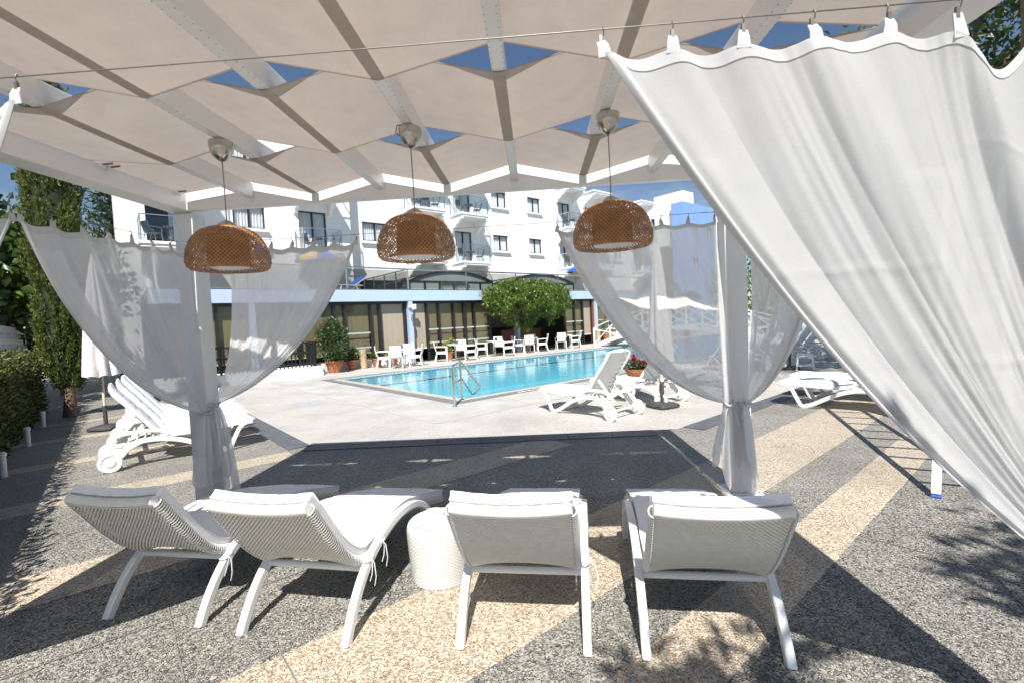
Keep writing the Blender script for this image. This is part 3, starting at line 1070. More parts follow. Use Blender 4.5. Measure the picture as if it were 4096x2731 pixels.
WZ = 2.475
wire((XL + .09, 1.49, WZ), (XR - .09, 1.49, WZ))
wire((XL + .09, YF + .03, WZ), (XR - .09, YF + .03, WZ))
wire((XL + .06, YN + .09, WZ - .03), (XL + .06, YF - .09, WZ - .03))
wire((XR, YN + .09, WZ - .03), (XR, YF - .09, WZ - .03))


# ================================================================== CURTAINS
def curtain(label, P0, P1, K, C0, nd, nclip, tail, seed, mat, wz=WZ, NC=170, NR=90, amp=.03, dip=None, kf=9.0, cpow=.8, bundle=.06, crisp=0.0, c1=None, layer=0.0, group='curtains hung on the pergola wires'):
    """Cloth hung by clips along a wire from P0 (free end) to P1 and gathered at the tie point K."""
    rng = np.random.default_rng(seed)
    P0, P1, K, C0, nd = [np.array(p, float) for p in (P0, P1, K, C0, nd)]
    K3, C3 = K, C0
    a = np.linspace(0, 1, NC)
    wd = (P1 - P0)
    L = np.linalg.norm(wd)
    wdn = wd / L
    base = K3.copy()
    base[2] = 0
    root = thing('curtain', label, 'curtain', tuple(base), 0, group)

    def rel(p):
        return np.asarray(p, float) - base
    top_drop = .085
    ph = a * (nclip - 1)
    sc = .015 * np.sin(PI * ph) ** 2
    if dip is not None:
        sc = sc + .11 * np.exp(-((a - dip[0]) / dip[1]) ** 2)
    T = P0[None, :2] + (P1 - P0)[None, :2] * a[:, None]
    T = np.concatenate([T, (wz - top_drop - sc)[:, None]], 1)
    C1 = (T[-1] + K3) / 2 if c1 is None else np.array(c1, float)
    ap = a ** cpow
    C = C3[None] * (1 - ap)[:, None] + C1[None] * ap[:, None]
    Kp = K3[None] + wdn[None] * ((a - .5) * bundle)[:, None]
    bb = np.linspace(0, 1, NR)
    B = bb[:, None, None]
    P = (1 - B) ** 2 * T[None] + 2 * B * (1 - B) * C[None] + B ** 2 * Kp[None]
    p1, p2, p3, p4 = rng.uniform(0, 6.28, 4)
    aa = a[None, :]
    b2 = bb[:, None]
    warp = aa + .02 * np.sin(5 * aa + 3 * b2 + p4) + .030 * np.sin(2 * PI * 1.3 * aa + p2) + .016 * np.sin(2 * PI * 2.9 * aa + p1)
    lump = .62 + .38 * np.sin(2 * PI * 1.7 * aa + p3 + 1.2 * b2)
    f1 = np.sin(2 * PI * kf * warp + p1 + .7 * np.sin(2.2 * b2 + p2))
    f2 = np.sin(2 * PI * kf * .43 * warp + p2 + 1.3 * b2)
    if crisp:      # rounded ridges with tight valleys
        f1 = f1 * (1 - crisp) + crisp * (1 - 2 * np.abs(np.sin(PI * kf * warp + p1 / 2 + .35 * np.sin(2.2 * b2 + p2))) ** .8) * -1
    f3 = np.sin(2 * PI * kf * 2.3 * warp + p3 + 2 * np.sin(3 * b2))
    env = .16 + .95 * np.sin(PI * np.clip(b2, 0, 1) ** .8) ** .9
    env = env * (1 - .55 * b2)
    clipfold = .010 * np.cos(2 * PI * ph)[None, :] * np.exp(-b2 * 7)
    off = amp * env * (.50 * f1 * lump + .80 * f2 + .10 * f3) + clipfold
    edge = np.exp(-(aa / .05) ** 2)
    off = off + edge * amp * .9 * env * np.sin(aa / .05 * 5.0 + 1.5 * b2)
    fine = .0012 * np.sin(2 * PI * 31 * warp + 9 * b2 + p3) * np.sin(7 * b2 + 11 * aa)
    for bk_, wk_ in ((.16, .05), (.34, -.03), (.55, .04)):      # pressed-in creases from folding
        off = off + .0028 * np.exp(-((b2 - bk_ - wk_ * np.sin(2.1 * aa + bk_ * 9)) / .007) ** 2) * np.clip(np.sin(5 * aa + bk_ * 20), 0, 1)
    P = P + nd[None, None] * (off + fine)[..., None]
    # gathered tail below the tie
    NT = 26
    t = np.linspace(0, 1, NT + 1)[1:][:, None]
    rag = tail + .24 * (np.sin(2 * PI * 1.7 * aa + p2) * .5 + .5 * np.sin(2 * PI * 3.9 * aa + p1))
    zt = K3[2] - t * (K3[2] - rag)
    wdt = bundle * .7 + (.38 - bundle * .7) * t ** .55
    ruf = .016 + .034 * t ** .6
    Q_ = K3[None, None, :] + wdn[None, None] * ((aa - .5) * wdt)[..., None] + nd[None, None] * (ruf * (np.sin(2 * PI * 4.2 * aa + p1 + .8 * t) + .4 * np.sin(2 * PI * 9 * aa + p2)) + .02 * t)[..., None]
    Q_[..., 2] = zt
    A = np.concatenate([P, Q_])
    A = rel(A)
    body = np_mesh('drape', A.reshape(-1, 3), grid_faces(A.shape[0], NC), mat, root, 180)
    # doubled hem along the top and down the free edge
    hz = np.linspace(0, .055, 4)
    hem = []
    rr = np.interp(hz / max(1e-6, (T[0, 2] - K3[2])) * .55, bb, np.arange(NR))
    for q in range(4):
        i0 = int(rr[q])
        fr_ = rr[q] - i0
        row = A[i0] * (1 - fr_) + A[min(i0 + 1, NR - 1)] * fr_
        hem.append(row + nd[None] * .003)
    hem = np.array(hem)
    np_mesh('top_hem', hem.reshape(-1, 3), grid_faces(4, NC), M['hem'], root, 180)
    if layer:      # the free edge rolls over into a second layer
        nl = int(NC * layer)
        la = A[6:NR - 2, :nl].copy()
        shift = (np.linspace(1, 0, nl) ** .5 * .014)[None, :] + .004
        la = la + nd[None, None] * shift[..., None]
        np_mesh('folded_edge', la.reshape(-1, 3), grid_faces(la.shape[0], nl), mat, root, 180)
    ne = max(3, int(NC * .03))
    sh = A[:NR - 4, :ne] + nd[None, None] * .003
    np_mesh('side_hem', sh.reshape(-1, 3), grid_faces(sh.shape[0], ne), M['hem'], root, 180)
    # tabs and clips
    for i in range(nclip):
        ai = i / (nclip - 1)
        p = rel(np.array([*(P0 + (P1 - P0) * ai)[:2], wz]))
        j = min(NC - 1, int(ai * (NC - 1)))
        q0 = A[0, j]
        w = .026
        tb = MB()
        lean = wdn * rng.uniform(-.012, .012)
        pts = [q0 - np.array([0, 0, .01]), q0 + np.array([0, 0, .022]) + lean * .5, p - np.array([0, 0, .040]) + lean]
        tb.sweep([tuple(x) for x in pts], [.042, .034, .026], .004, tuple(nd))
        tb.build('tab', M['hem'], root)
        cb = MB()
        cb.bar(tuple(p + np.array([0, 0, -.055]) + lean), tuple(p + np.array([0, 0, -.022]) + lean), .010, .009)
        cb.tube([tuple(p + np.array([0, 0, -.024])), tuple(p + np.array([0, 0, -.008]) + nd * .006), tuple(p + np.array([0, 0, .004])), tuple(p + np.array([0, 0, -.002]) - nd * .006)], .0022, 6)
        cb.build('clip', M['cable'], root)
    # knotted tie band
    tb = MB()
    kz = rel(K3)
    ring = [tuple(kz + wdn * math.cos(t_) * (bundle * .62) + nd * math.sin(t_) * .055 + np.array([0, 0, .012 * math.sin(2 * t_)])) for t_ in np.linspace(0, 2 * PI, 18)[:-1]]
    tb.tube(ring, .013, 8, closed=True)
    tb.build('tie_band', M['hem'], root, 180)
    return root


SH = M['sheer']
curtain('broad white muslin curtain sweeping across the near right side, fully lit by the sun', (.25, 1.49, 0), (1.70, 1.49, 0), (1.76, 1.51, .66), (.83, 1.49, 1.30), (0, -1, 0), 8, .2, 3, M['muslin'], NC=420, NR=170, amp=.046, dip=(.79, .055), kf=5.0, cpow=.85, bundle=.10, crisp=.7)
curtain('white curtain corner hanging by one clip at the near left, cut by the picture edge', (-1.63, 1.49, 0), (-3.02, 1.49, 0), (-3.08, 1.5, .70), (-2.05, 1.49, 1.45), (0, -1, 0), 7, .25, 4, M['muslin'], NC=260, NR=110, amp=.028)
curtain('sheer curtain on the back wire swept to the left rear post, nearest the pool', (-1.60, YF + .03, 0), (-2.80, YF + .03, 0), (-3.02, YF - .02, .98), (-2.28, YF + .30, 1.22), (0, -1, 0), 7, .30, 5, SH, amp=.030, kf=5, c1=(-2.80, YF + .05, 1.30), layer=.16)
curtain('sheer curtain on the left side wire drawn to the left rear post before the cypress', (XL + .06, 2.74, 0), (XL + .06, 4.15, 0), (-3.04, YF - .11, .92), (XL + .07, 3.15, 1.20), (1, 0, 0), 8, .36, 6, SH, wz=WZ - .03, amp=.030, kf=6, layer=.14)
curtain('strip of sheer curtain at the left picture edge on the left side wire', (XL + .06, 2.70, 0), (XL + .06, 1.62, 0), (-3.07, 1.53, .72), (XL + .07, 2.30, 1.35), (1, 0, 0), 7, .3, 7, SH, wz=WZ - .03, amp=.03)
curtain('sheer curtain on the back wire swept to the right rear post, banded with sun', (.235, YF + .03, 0), (1.63, YF + .03, 0), (1.66, YF - .10, .80), (.72, YF - .42, 1.02), (0, -1, 0), 7, .26, 8, SH, amp=.022, kf=4.5, layer=.16)
curtain('sheer curtain on the right side wire gathered at the right rear post behind the muslin', (XR, 2.72, 0), (XR, 4.00, 0), (1.78, YF - .10, .80), (XR, 3.20, 1.12), (-1, 0, 0), 8, .22, 9, SH, wz=WZ - .03, amp=.035, kf=6, c1=(XR + .02, 4.00, 1.25), layer=.2)

# ================================================================== PENDANT LAMPS
LP = Vector((0, 0, 0))
lamp = thing('pendant_lamp', 'woven bamboo dome lamp hanging on the left', 'pendant lamp', (-1.885, 2.9, 2.80), 0, 'bamboo pendant lamps under the pergola')
MB().lathe([(.069, 0), (.069, -.03), (.064, -.055), (.05, -.085), (.028, -.108), (.010, -.118)], 28, cap0=True).build('canopy', M['nickel'], lamp, 40)
MB().tube([(0, 0, -.115), (0.002, 0, -.3), (0, 0, -.50)], .0035, 8).build('cord', M['cord'], lamp, 180)
MB().lathe([(.008, -.478), (.026, -.486), (.050, -.503), (.062, -.522)], 24).build('cap', M['nickel'], lamp, 40)
prof = [(.042, -.520), (.080, -.525), (.120, -.536), (.156, -.556), (.186, -.586), (.209, -.624), (.225, -.668), (.233, -.710), (.233, -.745), (.225, -.770), (.208, -.785), (.190, -.785), (.175, -.775)]
pr = np.array(prof)
cum = np.concatenate([[0], np.cumsum(np.linalg.norm(np.diff(pr, axis=0), axis=1))])
ns = 44
tt = np.linspace(0, cum[-1], ns)
rr_, zz_ = np.interp(tt, cum, pr[:, 0]), np.interp(tt, cum, pr[:, 1])
tang = np.gradient(np.stack([rr_, zz_], 1), axis=0)
tang /= np.linalg.norm(tang, axis=1)[:, None]
nr_, nz_ = -tang[:, 1], tang[:, 0]
nr_, nz_ = np.where(True, -tang[:, 1], 0), tang[:, 0]
VV, FF = [], []
nst = 64
for d_ in (1, -1):
    for s_ in range(nst):
        th0 = 2 * PI * s_ / nst
        th = th0 + d_ * (tt / cum[-1]) * 1.75
        lift = .0022 * d_ * np.sin(tt / cum[-1] * 34 * PI / 2 + s_ * PI)
        r = rr_ + nr_ * lift
        z = zz_ + nz_ * lift
        hw = .0040 / np.maximum(rr_, .03) * np.clip(rr_ / .16, .45, 1.0)
        A = []
        for e in (-1, 1):
            A.append(np.stack([r * np.cos(th + e * hw), r * np.sin(th + e * hw), z], 1))
        o0 = len(VV) * ns * 2
        VV.append(np.stack(A, 1).reshape(-1, 3))
        FF.append(grid_faces(ns, 2) + o0)
sh_ = np_mesh('shade', np.concatenate(VV), np.concatenate(FF), M['bamboo'], lamp, 180)
sol = sh_.modifiers.new('thickness', 'SOLIDIFY')
sol.thickness = .0014
MB().tube([(.175 * math.cos(t), .175 * math.sin(t), -.775) for t in np.linspace(0, 2 * PI, 49)[:-1]], .004, 6, closed=True).build('rim', M['bamboo'], lamp, 180)
MB().lathe([(.112, -.575), (.118, -.66), (.118, -.765)], 36, cap0=True, cap1=False).build('liner', M['bamboo_in'], lamp, 40)
MB().lathe([(.0, -.776), (.098, -.776), (.112, -.772), (.117, -.76)], 40, cap0=False, cap1=False).build('diffuser', M['opal'], lamp, 60)
for x, lb in ((-.70, 'woven bamboo dome lamp in the middle, its cord looped above the metal cup'), (.49, 'woven bamboo dome lamp on the right, nearest the sunlit muslin')):
    l2 = dup(lamp, (x, 2.9, 2.80), .4 if x < 0 else .9, lb)
    if x < 0:
        MB().tube([(-.035, 0, .02), (-.075, 0, .012), (-.085, 0, -.03), (-.068, 0, -.05)], .004, 6).build('cord_loop', M['cord'], l2, 180)


# ================================================================== WOVEN SURFACES
def path_resample(pts, n):
    p = np.array(pts, float)
    c = np.concatenate([[0], np.cumsum(np.linalg.norm(np.diff(p, axis=0), axis=1))])
    # smooth through the points
    t = np.linspace(0, c[-1], n)
    out = np.stack([np.interp(t, c, p[:, i]) for i in range(p.shape[1])], 1)
    ker = np.hanning(max(5, n // 12 * 2 + 1))
    ker /= ker.sum()
    h = len(ker) // 2
    for i in range(p.shape[1]):
        e = np.concatenate([2 * out[0, i] - out[h:0:-1, i], out[:, i], 2 * out[-1, i] - out[-2:-h - 2:-1, i]])
        out[:, i] = np.convolve(e, ker, 'valid')[:n]
    return out, c[-1]


def weave_h(nr, nc, cells):
    """height of a strand weave: rows in pairs valley/peak, strands offset row by row"""
    r = np.arange(nr)[:, None]
    c = np.arange(nc)[None, :]
    row = r // 2
    x = c / max(1, nc - 1) * cells + .5 * (row % 2)
    hump = np.abs(np.sin(PI * x)) ** .6
    return np.where(r % 2 == 1, hump, -.25)


def open_weave(nr, nc, per, wrap):
    """grid faces with the small holes a strand weave leaves where strands dive under"""
    F = grid_faces(nr, nc, wrap)
    m = nc if wrap else nc - 1
    r = np.arange(nr - 1)[:, None] * np.ones((1, m), int)
    c = np.ones((nr - 1, 1), int) * np.arange(m)[None, :]
    ph = (c + np.where(((r + 1) // 2) % 2 == 1, per // 2, 0)) % per
    hole = (r % 2 == 0) & ((ph == 0) | (ph == per - 1))
    return F[~hole.reshape(-1)]


# ================================================================== WICKER LOUNGERS
PROFILE = [(-.165, .778), (-.09, .672), (-.01, .55), (.085, .435), (.165, .355), (.26, .310), (.37, .308), (.50, .340), (.62, .368), (.74, .382), (.86, .374), (1.02, .338), (1.22, .280), (1.5, .200)]
wl_thing = thing('wicker_lounger', 'x', 'sun lounger', (-2.247, 2.524, 0), -R(8), 'white wicker loungers in the front row')
nrow, cells, ncol = 324, 25, 25 * 6 + 1
pp, plen = path_resample(PROFILE, nrow)
tg = np.gradient(pp, axis=0)
tg /= np.linalg.norm(tg, axis=1)[:, None]
up = np.stack([-tg[:, 1], tg[:, 0]], 1)          # sitting side of the path
up *= np.sign(up[:, 1])[:, None]
xi = np.linspace(-1, 1, ncol)
HW = .276


def shell_pts(offset, disp=None, hw=HW, xs=None):
    xs = xi if xs is None else xs
    u_ = np.arange(nrow) / (nrow - 1) * plen
    sag = -.022 * np.exp(-(u_ / .25) ** 2)
    arch = .055 * np.exp(-((u_ - .68) / .16) ** 2)
    e = (1 - xs[None, :] ** 2)
    Y = pp[:, 0][:, None] + up[:, 0][:, None] * offset + sag[:, None] * e * (-.4) + arch[:, None] * e * .8
    Z = pp[:, 1][:, None] + up[:, 1][:, None] * offset + sag[:, None] * e + arch[:, None] * e
    if disp is not None:
        Y = Y - up[:, 0][:, None] * disp
        Z = Z - up[:, 1][:, None] * disp
    X = np.broadcast_to(xs[None, :] * hw, Y.shape)
    return np.stack([X, Y, Z], -1)


wh_ = weave_h(nrow, ncol, cells) * .0085
A = shell_pts(-.022, wh_)
roll = np.sqrt(np.clip(1 - ((np.abs(xi) - .93) / .07).clip(0, 1) ** 2, 0, 1))
# rounded long edges
A2 = shell_pts(-.022 + .0, wh_)
mid = shell_pts(0.0)
A = mid + (A2 - mid) * (.15 + .85 * roll)[None, :, None]
np_mesh('woven_shell', A.reshape(-1, 3), open_weave(nrow, ncol, 6, False)[:, ::-1], M['wicker'], wl_thing)
top = shell_pts(.020)[::8, ::10]
np_mesh('shell_lining', top.reshape(-1, 3), grid_faces(top.shape[0], top.shape[1])[:, ::-1], M['wicker'], wl_thing, 180)
# wrapped strand edges down both sides
b = MB()
for sx in (-1, 1):
    e = shell_pts(0.0)[:, 0 if sx < 0 else -1]
    for i in range(0, nrow - 6, 3):
        c0 = e[i + 2]
        t3 = Vector((0, *tg[i + 2]))
        n3 = Vector((0, *up[i + 2]))
        pts = [Vector(c0) + n3 * (.025 * math.cos(q)) + Vector((sx, 0, 0)) * (.020 * math.sin(q)) + t3 * (.004 * (q - 1.5)) for q in np.linspace(-.1, PI + .1, 7)]
        b.tube(pts, .0042, 4, cap=False)
tag(b.build('edge_wrap', M['wicker'], wl_thing, 180), kind='stuff')
e0 = shell_pts(0.0)[0]
b = MB()
b.tube([Vector(p) for p in e0[::6]], .027, 12)
b.build('top_roll', M['wicker'], wl_thing, 60)
b = MB()
for i in range(2, ncol - 2, 2):
    c0 = Vector(e0[i])
    pts = [c0 + Vector((.0015 * q, .0285 * math.cos(q), .0285 * math.sin(q))) for q in np.linspace(-2.6, 1.6, 9)]
    b.tube(pts, .0022, 4, cap=False)
tag(b.build('roll_strands', M['wicker'], wl_thing, 180), kind='stuff')
FR = [(0, 0), (.045, .085), (.12, .19), (.22, .285), (.34, .352), (.47, .398), (.60, .420), (.73, .422), (.86, .404), (.98, .362), (1.09, .290), (1.18, .19), (1.235, .09), (1.26, 0)]
fr_p, _ = path_resample(FR, 60)
fr_p[0], fr_p[-1] = FR[0], FR[-1]
for sx in (-1, 1):
    MB().sweep([(sx * .312, y, max(z, 0)) for y, z in fr_p], .048, .042, (1, 0, 0)).build('leg_frame', M['white_steel'], wl_thing, 40, bevel=.007)
MB().tube([(-.298, .235, .285), (.298, .235, .285)], .019, 12).build('crossbar', M['white_steel'], wl_thing, 40)
MB().tube([(-.298, 1.12, .29), (.298, 1.12, .29)], .019, 12).build('front_crossbar', M['white_steel'], wl_thing, 40)


def cushion(par, name, i0, i1, th, over):
    xs = np.concatenate([[-1.0], np.linspace(-.985, .985, 25), [1.0]])
    rows = np.linspace(i0, i1, 46)
    Pm, Pt = shell_pts(.024, xs=xs, hw=.276), shell_pts(.024 + th, xs=xs, hw=.276)
    ii = rows.astype(int).clip(0, nrow - 1)
    lo, hi = Pm[ii], Pt[ii]
    crown = (1 - np.abs(xs) ** 6)
    edge_r = np.minimum(1, np.minimum(np.arange(46), np.arange(46)[::-1]) / 1.2)
    wr = RNG.normal(0, .0016, (46, 27))
    wr = (wr + np.roll(wr, 1, 0) + np.roll(wr, 1, 1) + np.roll(wr, -1, 0)) / 2
    # creases across the cushion where it bends
    cre = sum(-.009 * np.exp(-((rows - c) / 6.5) ** 2) for c in (110, 142, 227))
    upv = np.stack([np.zeros(46), up[ii, 0], up[ii, 1]], 1)
    hi = lo + (hi - lo) * (.80 + .20 * (crown[None, :] * edge_r[:, None]))[..., None] + upv[:, None, :] * (wr + cre[:, None])[..., None]
    if over:
        ext = np.stack([np.zeros(46), -tg[ii, 0], -tg[ii, 1]], 1) * (np.maximum(0, 1 - np.arange(46) / 4) * over)[:, None]
        lo, hi = lo + ext[:, None, :], hi + ext[:, None, :]
    n, m = 46, 27
    V = np.concatenate([lo.reshape(-1, 3), hi.reshape(-1, 3)])
    g = grid_faces(n, m)
    F = [g[:, ::-1], g + n * m]
    for c in (0, m - 1):
        q = np.arange(n - 1) * m + c
        s = np.stack([q, q + m, q + m + n * m, q + n * m], 1)
        F.append(s if c == 0 else s[:, ::-1])
    for r in (0, n - 1):
        q = r * m + np.arange(m - 1)
        s = np.stack([q, q + 1, q + 1 + n * m, q + n * m], 1)
        F.append(s[:, ::-1] if r == 0 else s)
    o = np_mesh(name, V, np.concatenate(F), M['cushion'], par, 50)
    bv = o.modifiers.new('bevel', 'BEVEL')
    bv.width, bv.segments, bv.limit_method, bv.angle_limit = .008, 2, 'ANGLE', R(55)
    # piping along the upper edge
    loop = [hi[r, 0] for r in range(n)] + [hi[-1, c] for c in range(m)] + [hi[r, -1] for r in range(n - 1, -1, -1)] + [hi[0, c] for c in range(m - 1, -1, -1)]
    MB().tube([Vector(p) for p in loop[::2]], .0045, 6, closed=True).build('piping', M['cushion'], o, 180)
    return o


cushion(wl_thing, 'cushion', 0, nrow - 1, .052, .03)


def ribbon_tie(par, x, y, z, s=1):
    b = MB()
    for dz, dy, ln in ((-.01, -.075, .07), (-.03, -.03, .10)):
        pts = [(x + .024 * s, y, z), (x + .045 * s, y + dy * .4, z - .01), (x + .06 * s, y + dy * .9, z - ln * .5 + dz), (x + .05 * s, y + dy, z - ln + dz)]
        b.sweep(pts, .007, .002, (1, 0, 0))
    b.tube([(x + .026 * s * math.cos(t), y + .036 * math.sin(t), z + .01 * math.cos(t)) for t in np.linspace(0, 2 * PI, 13)[:-1]], .005, 6, closed=True)
    b.build('tie_ribbon', M['cushion'], par, 60)


lab = ['white wicker lounger at the left end of the front row, half in shade',
       'white wicker lounger standing left of the woven drum table, its seat showing',
       'white wicker lounger just right of the woven drum table, seen from behind',
       'white wicker lounger at the right end of the front row, dappled by leaf shade']
wl_thing['label'] = lab[0]
others = [dup(wl_thing, (-1.344, 2.350, 0), -R(9.5), lab[1]), dup(wl_thing, (-.136, 2.237, 0), -R(5.8), lab[2]), dup(wl_thing, (.753, 2.138, 0), -R(6.2), lab[3])]
ribbon_tie(wl_thing, .318, .21, .30)
ribbon_tie(others[0], .312, .40, .36)
ribbon_tie(others[0], .318, .25, .33)
ribbon_tie(others[1], .318, .24, .34)

# woven drum table and its ashtray
drum = thing('drum_table', 'round white wicker drum table between the second and third loungers', 'side table', (-.675, 2.965, 0))
pf, _ = path_resample([(.180, .004), (.184, .05), (.192, .16), (.199, .27), (.200, .335), (.192, .362), (.172, .374), (.13, .378), (.07, .379), (.012, .380)], 112)
tgd = np.gradient(pf, axis=0)
tgd /= np.linalg.norm(tgd, axis=1)[:, None]
nc_ = 42 * 6
hh = weave_h(112, nc_ + 1, 42)[:, :-1] * .0062
th = np.arange(nc_) / nc_ * 2 * PI
rr2 = pf[:, 0][:, None] + tgd[:, 1][:, None] * hh
zz2 = pf[:, 1][:, None] - tgd[:, 0][:, None] * hh
V = np.stack([rr2 * np.cos(th), rr2 * np.sin(th), np.broadcast_to(zz2, rr2.shape)], -1)
np_mesh('woven_body', V.reshape(-1, 3), open_weave(112, nc_, 6, True), M['wicker'], drum)
MB().lathe([(.165, .01), (.182, .30), (.17, .355), (.02, .36)], 24).build('shade_filler', M['dark_frame'], drum, 40)  # near-black filler that paints shade behind the weave holes
MB().lathe([(.176, 0), (.18, .012)], 32).build('foot_ring', M['dark_frame'], drum)
ash = thing('ashtray', 'small white ashtray bowl with a dark hollow on the drum table', 'ashtray', (-.705, 2.975, .3815))
MB().lathe([(.052, 0), (.060, .004), (.063, .03), (.060, .036), (.036, .036), (.032, .03), (.030, .012), (0.001, .010)], 32, cap1=False).build('bowl', M['resin'], ash, 40)
MB().lathe([(.029, .016), (.001, .017)], 20, cap0=False, cap1=False).build('ash', simple('grey_ash', (.16, .15, .18), .9, .3, 40), ash)

# ================================================================== PLASTIC LOUNGERS
def spline(pts, n=24):
    """smooth path through a few 2-D or 3-D points (Catmull-Rom)"""
    p = [Vector(q) for q in pts]
    p = [p[0] * 2 - p[1]] + p + [p[-1] * 2 - p[-2]]
    out = []
    seg = len(p) - 3
    for i in range(seg):
        a, b_, c, d = p[i:i + 4]
        m = max(2, n // seg)
        for j in range(m):
            t = j / m
            out.append(.5 * ((2 * b_) + (c - a) * t + (2 * a - 5 * b_ + 4 * c - d) * t * t + (3 * b_ - a - 3 * c + d) * t ** 3))
    out.append(p[-2])
    return out


def yz(pts, x):
    return [(x, y, z) for y, z in pts]


pl = thing('plastic_lounger', 'x', 'sun lounger', (0, 0, 0), 0, 'white plastic loungers round the pool')
for sx in (-1, 1):
    x = sx * .315
    b = MB()
    up_rail = spline([(1.60, .372), (1.50, .378), (1.36, .368), (1.05, .352), (.74, .352), (.52, .375)], 30)
    b.sweep(yz(up_rail, x), .058, .036, (1, 0, 0))
    leg = spline([(1.60, .366), (1.50, .352), (1.43, .30), (1.36, .17), (1.30, .05), (1.25, .022), (1.19, .03)], 32)
    b.sweep(yz(leg, x + sx * .006), .052, .040, (1, 0, 0))
    strut = spline([(1.20, .030), (1.10, .075), (.92, .175), (.74, .262), (.55, .315), (.36, .330), (.20, .300)], 32)
    b.sweep(yz(strut, x + sx * .003), .062, .040, (1, 0, 0))
    loop = spline([(.60, .352), (.56, .408), (.46, .440), (.30, .452), (.12, .440), (.045, .395), (.055, .330), (.13, .295)], 40)
    b.sweep(yz(loop, x + sx * .004), .046, .046, (1, 0, 0))
    for q in (.18, .26, .34, .42, .50):
        b.bar((x - sx * .004, q, .325), (x - sx * .004, q + .05, .44), .016, .02, (1, 0, 0))
    rear = [(.20, .33), (.06, .34), (-.035, .20), (-.05, .09), (.05, .05), (.11, .13), (.20, .24), (.32, .29), (.30, .33)]
    b.prism(rear, x - .021, x + .021, lambda y, z, a: (a, y, z))
    b.build('side_frame', M['resin'], pl, 40, bevel=.006)
b = MB()
for y, z in ((1.25, .03), (.55, .30), (.02, .14)):
    b.tube([(-.30, y, z), (.30, y, z)], .017, 8)
b.bar((-.30, .10, .40), (.30, .10, .40), .05, .03)
b.build('cross_brace', M['resin'], pl, 40)
for sx in (-1, 1):
    o = MB().lathe([(.0, -.026), (.095, -.026), (.118, -.020), (.125, -.008), (.125, .012), (.115, .022), (.085, .020), (.078, .012), (.03, .012), (.026, .02), (.0, .021)], 36, cap0=False, cap1=False).build('wheel', M['resin'], pl, 40)
    o.rotation_euler = (0, sx * PI / 2, 0)
    o.location = (sx * .352, 0, .125)
    MB().lathe([(.055, .0125), (.055, .020), (.048, .023), (.0, .023)], 28, cap0=False, cap1=False).build('hub_cap', M['resin'], o, 40)
sl = None
for i in range(9):
    y = .60 + i * .112
    if sl is None:
        sl = MB().box(-.292, .292, -.046, .046, -.010, .010).build('slat', M['resin'], pl, bevel=.005)
        o = sl
    else:
        o = sl.copy()
        COL.objects.link(o)
    o.location = (0, y, .372)


def pad(par, name, y0, y1, w, th, seed, z=.012):
    rg = np.random.default_rng(seed)
    n, m = 40, 17
    ys, xs = np.linspace(y0, y1, n), np.linspace(-w, w, m)
    ed = np.minimum(1, (1 - np.abs(np.linspace(-1, 1, m)) ** 8))[None, :] * np.minimum(1, (1 - np.abs(np.linspace(-1, 1, n)) ** 26))[:, None]
    wrk = rg.normal(0, .0026, (n, m))
    wrk = (wrk + np.roll(wrk, 1, 1) + np.roll(wrk, -1, 1)) / 2
    quilt = -.006 * (np.arange(n) % 10 == 0)[:, None]
    hz = z + th * (.35 + .65 * ed) + wrk * ed + quilt * ed
    X, Y = np.meshgrid(xs, ys)
    hi = np.stack([X, Y, hz], -1)
    lo = np.stack([X, Y, np.full_like(X, z)], -1)
    V = np.concatenate([lo.reshape(-1, 3), hi.reshape(-1, 3)])
    g = grid_faces(n, m)
    F = [g[:, ::-1], g + n * m]
    for c in (0, m - 1):
        q = np.arange(n - 1) * m + c
        s = np.stack([q, q + m, q + m + n * m, q + n * m], 1)
        F.append(s if c == 0 else s[:, ::-1])
    for r in (0, n - 1):
        q = r * m + np.arange(m - 1)
        s = np.stack([q, q + 1, q + 1 + n * m, q + n * m], 1)
        F.append(s[:, ::-1] if r == 0 else s)
    return np_mesh(name, V, np.concatenate(F), M['cushion'], par, 50)


sp_ = pad(pl, 'seat_pad', .50, 1.64, .28, .038, 5, .384)
BACK = R(126)
b = MB()
for sx in (-1, 1):
    b.sweep([(sx * .283, 0, 0), (sx * .283, .40, .0), (sx * .283, .72, .012), (sx * .27, .80, -.01)], .05, .034, (1, 0, 0))
b.sweep([(x, .80 + .02 * (1 - (x / .28) ** 2), -.012 - .03 * (1 - (x / .28) ** 2)) for x in np.linspace(-.27, .27, 11)], .05, .035, (0, 0, 1))
bk = b.build('backrest', M['resin'], pl, 40, bevel=.006, loc=(0, .52, .372))
bk.rotation_euler = (BACK, 0, 0)
bs = None
for i in range(8):
    y = .05 + i * .094
    if bs is None:
        b = MB()
        b.sweep([(x, 0, -.022 * (1 - (x / .27) ** 2)) for x in np.linspace(-.268, .268, 9)], .064, .016, (0, 0, 1))
        bs = b.build('back_slat', M['resin'], bk, 40)
        o = bs
    else:
        o = bs.copy()
        COL.objects.link(o)
    o.location = (0, y, 0)
bpad = pad(bk, 'back_pad', .0, .82, .28, .036, 6, .012)
# the pad lies on the sitting side, which is -z once the back is raised
bpad.scale = (1, 1, -1)
MB().bar((-.24, .34, .66), (-.24, -.0, .28), .03, .03).bar((.24, .34, .66), (.24, .0, .28), .03, .03).build('back_stay', M['resin'], pl, 40)

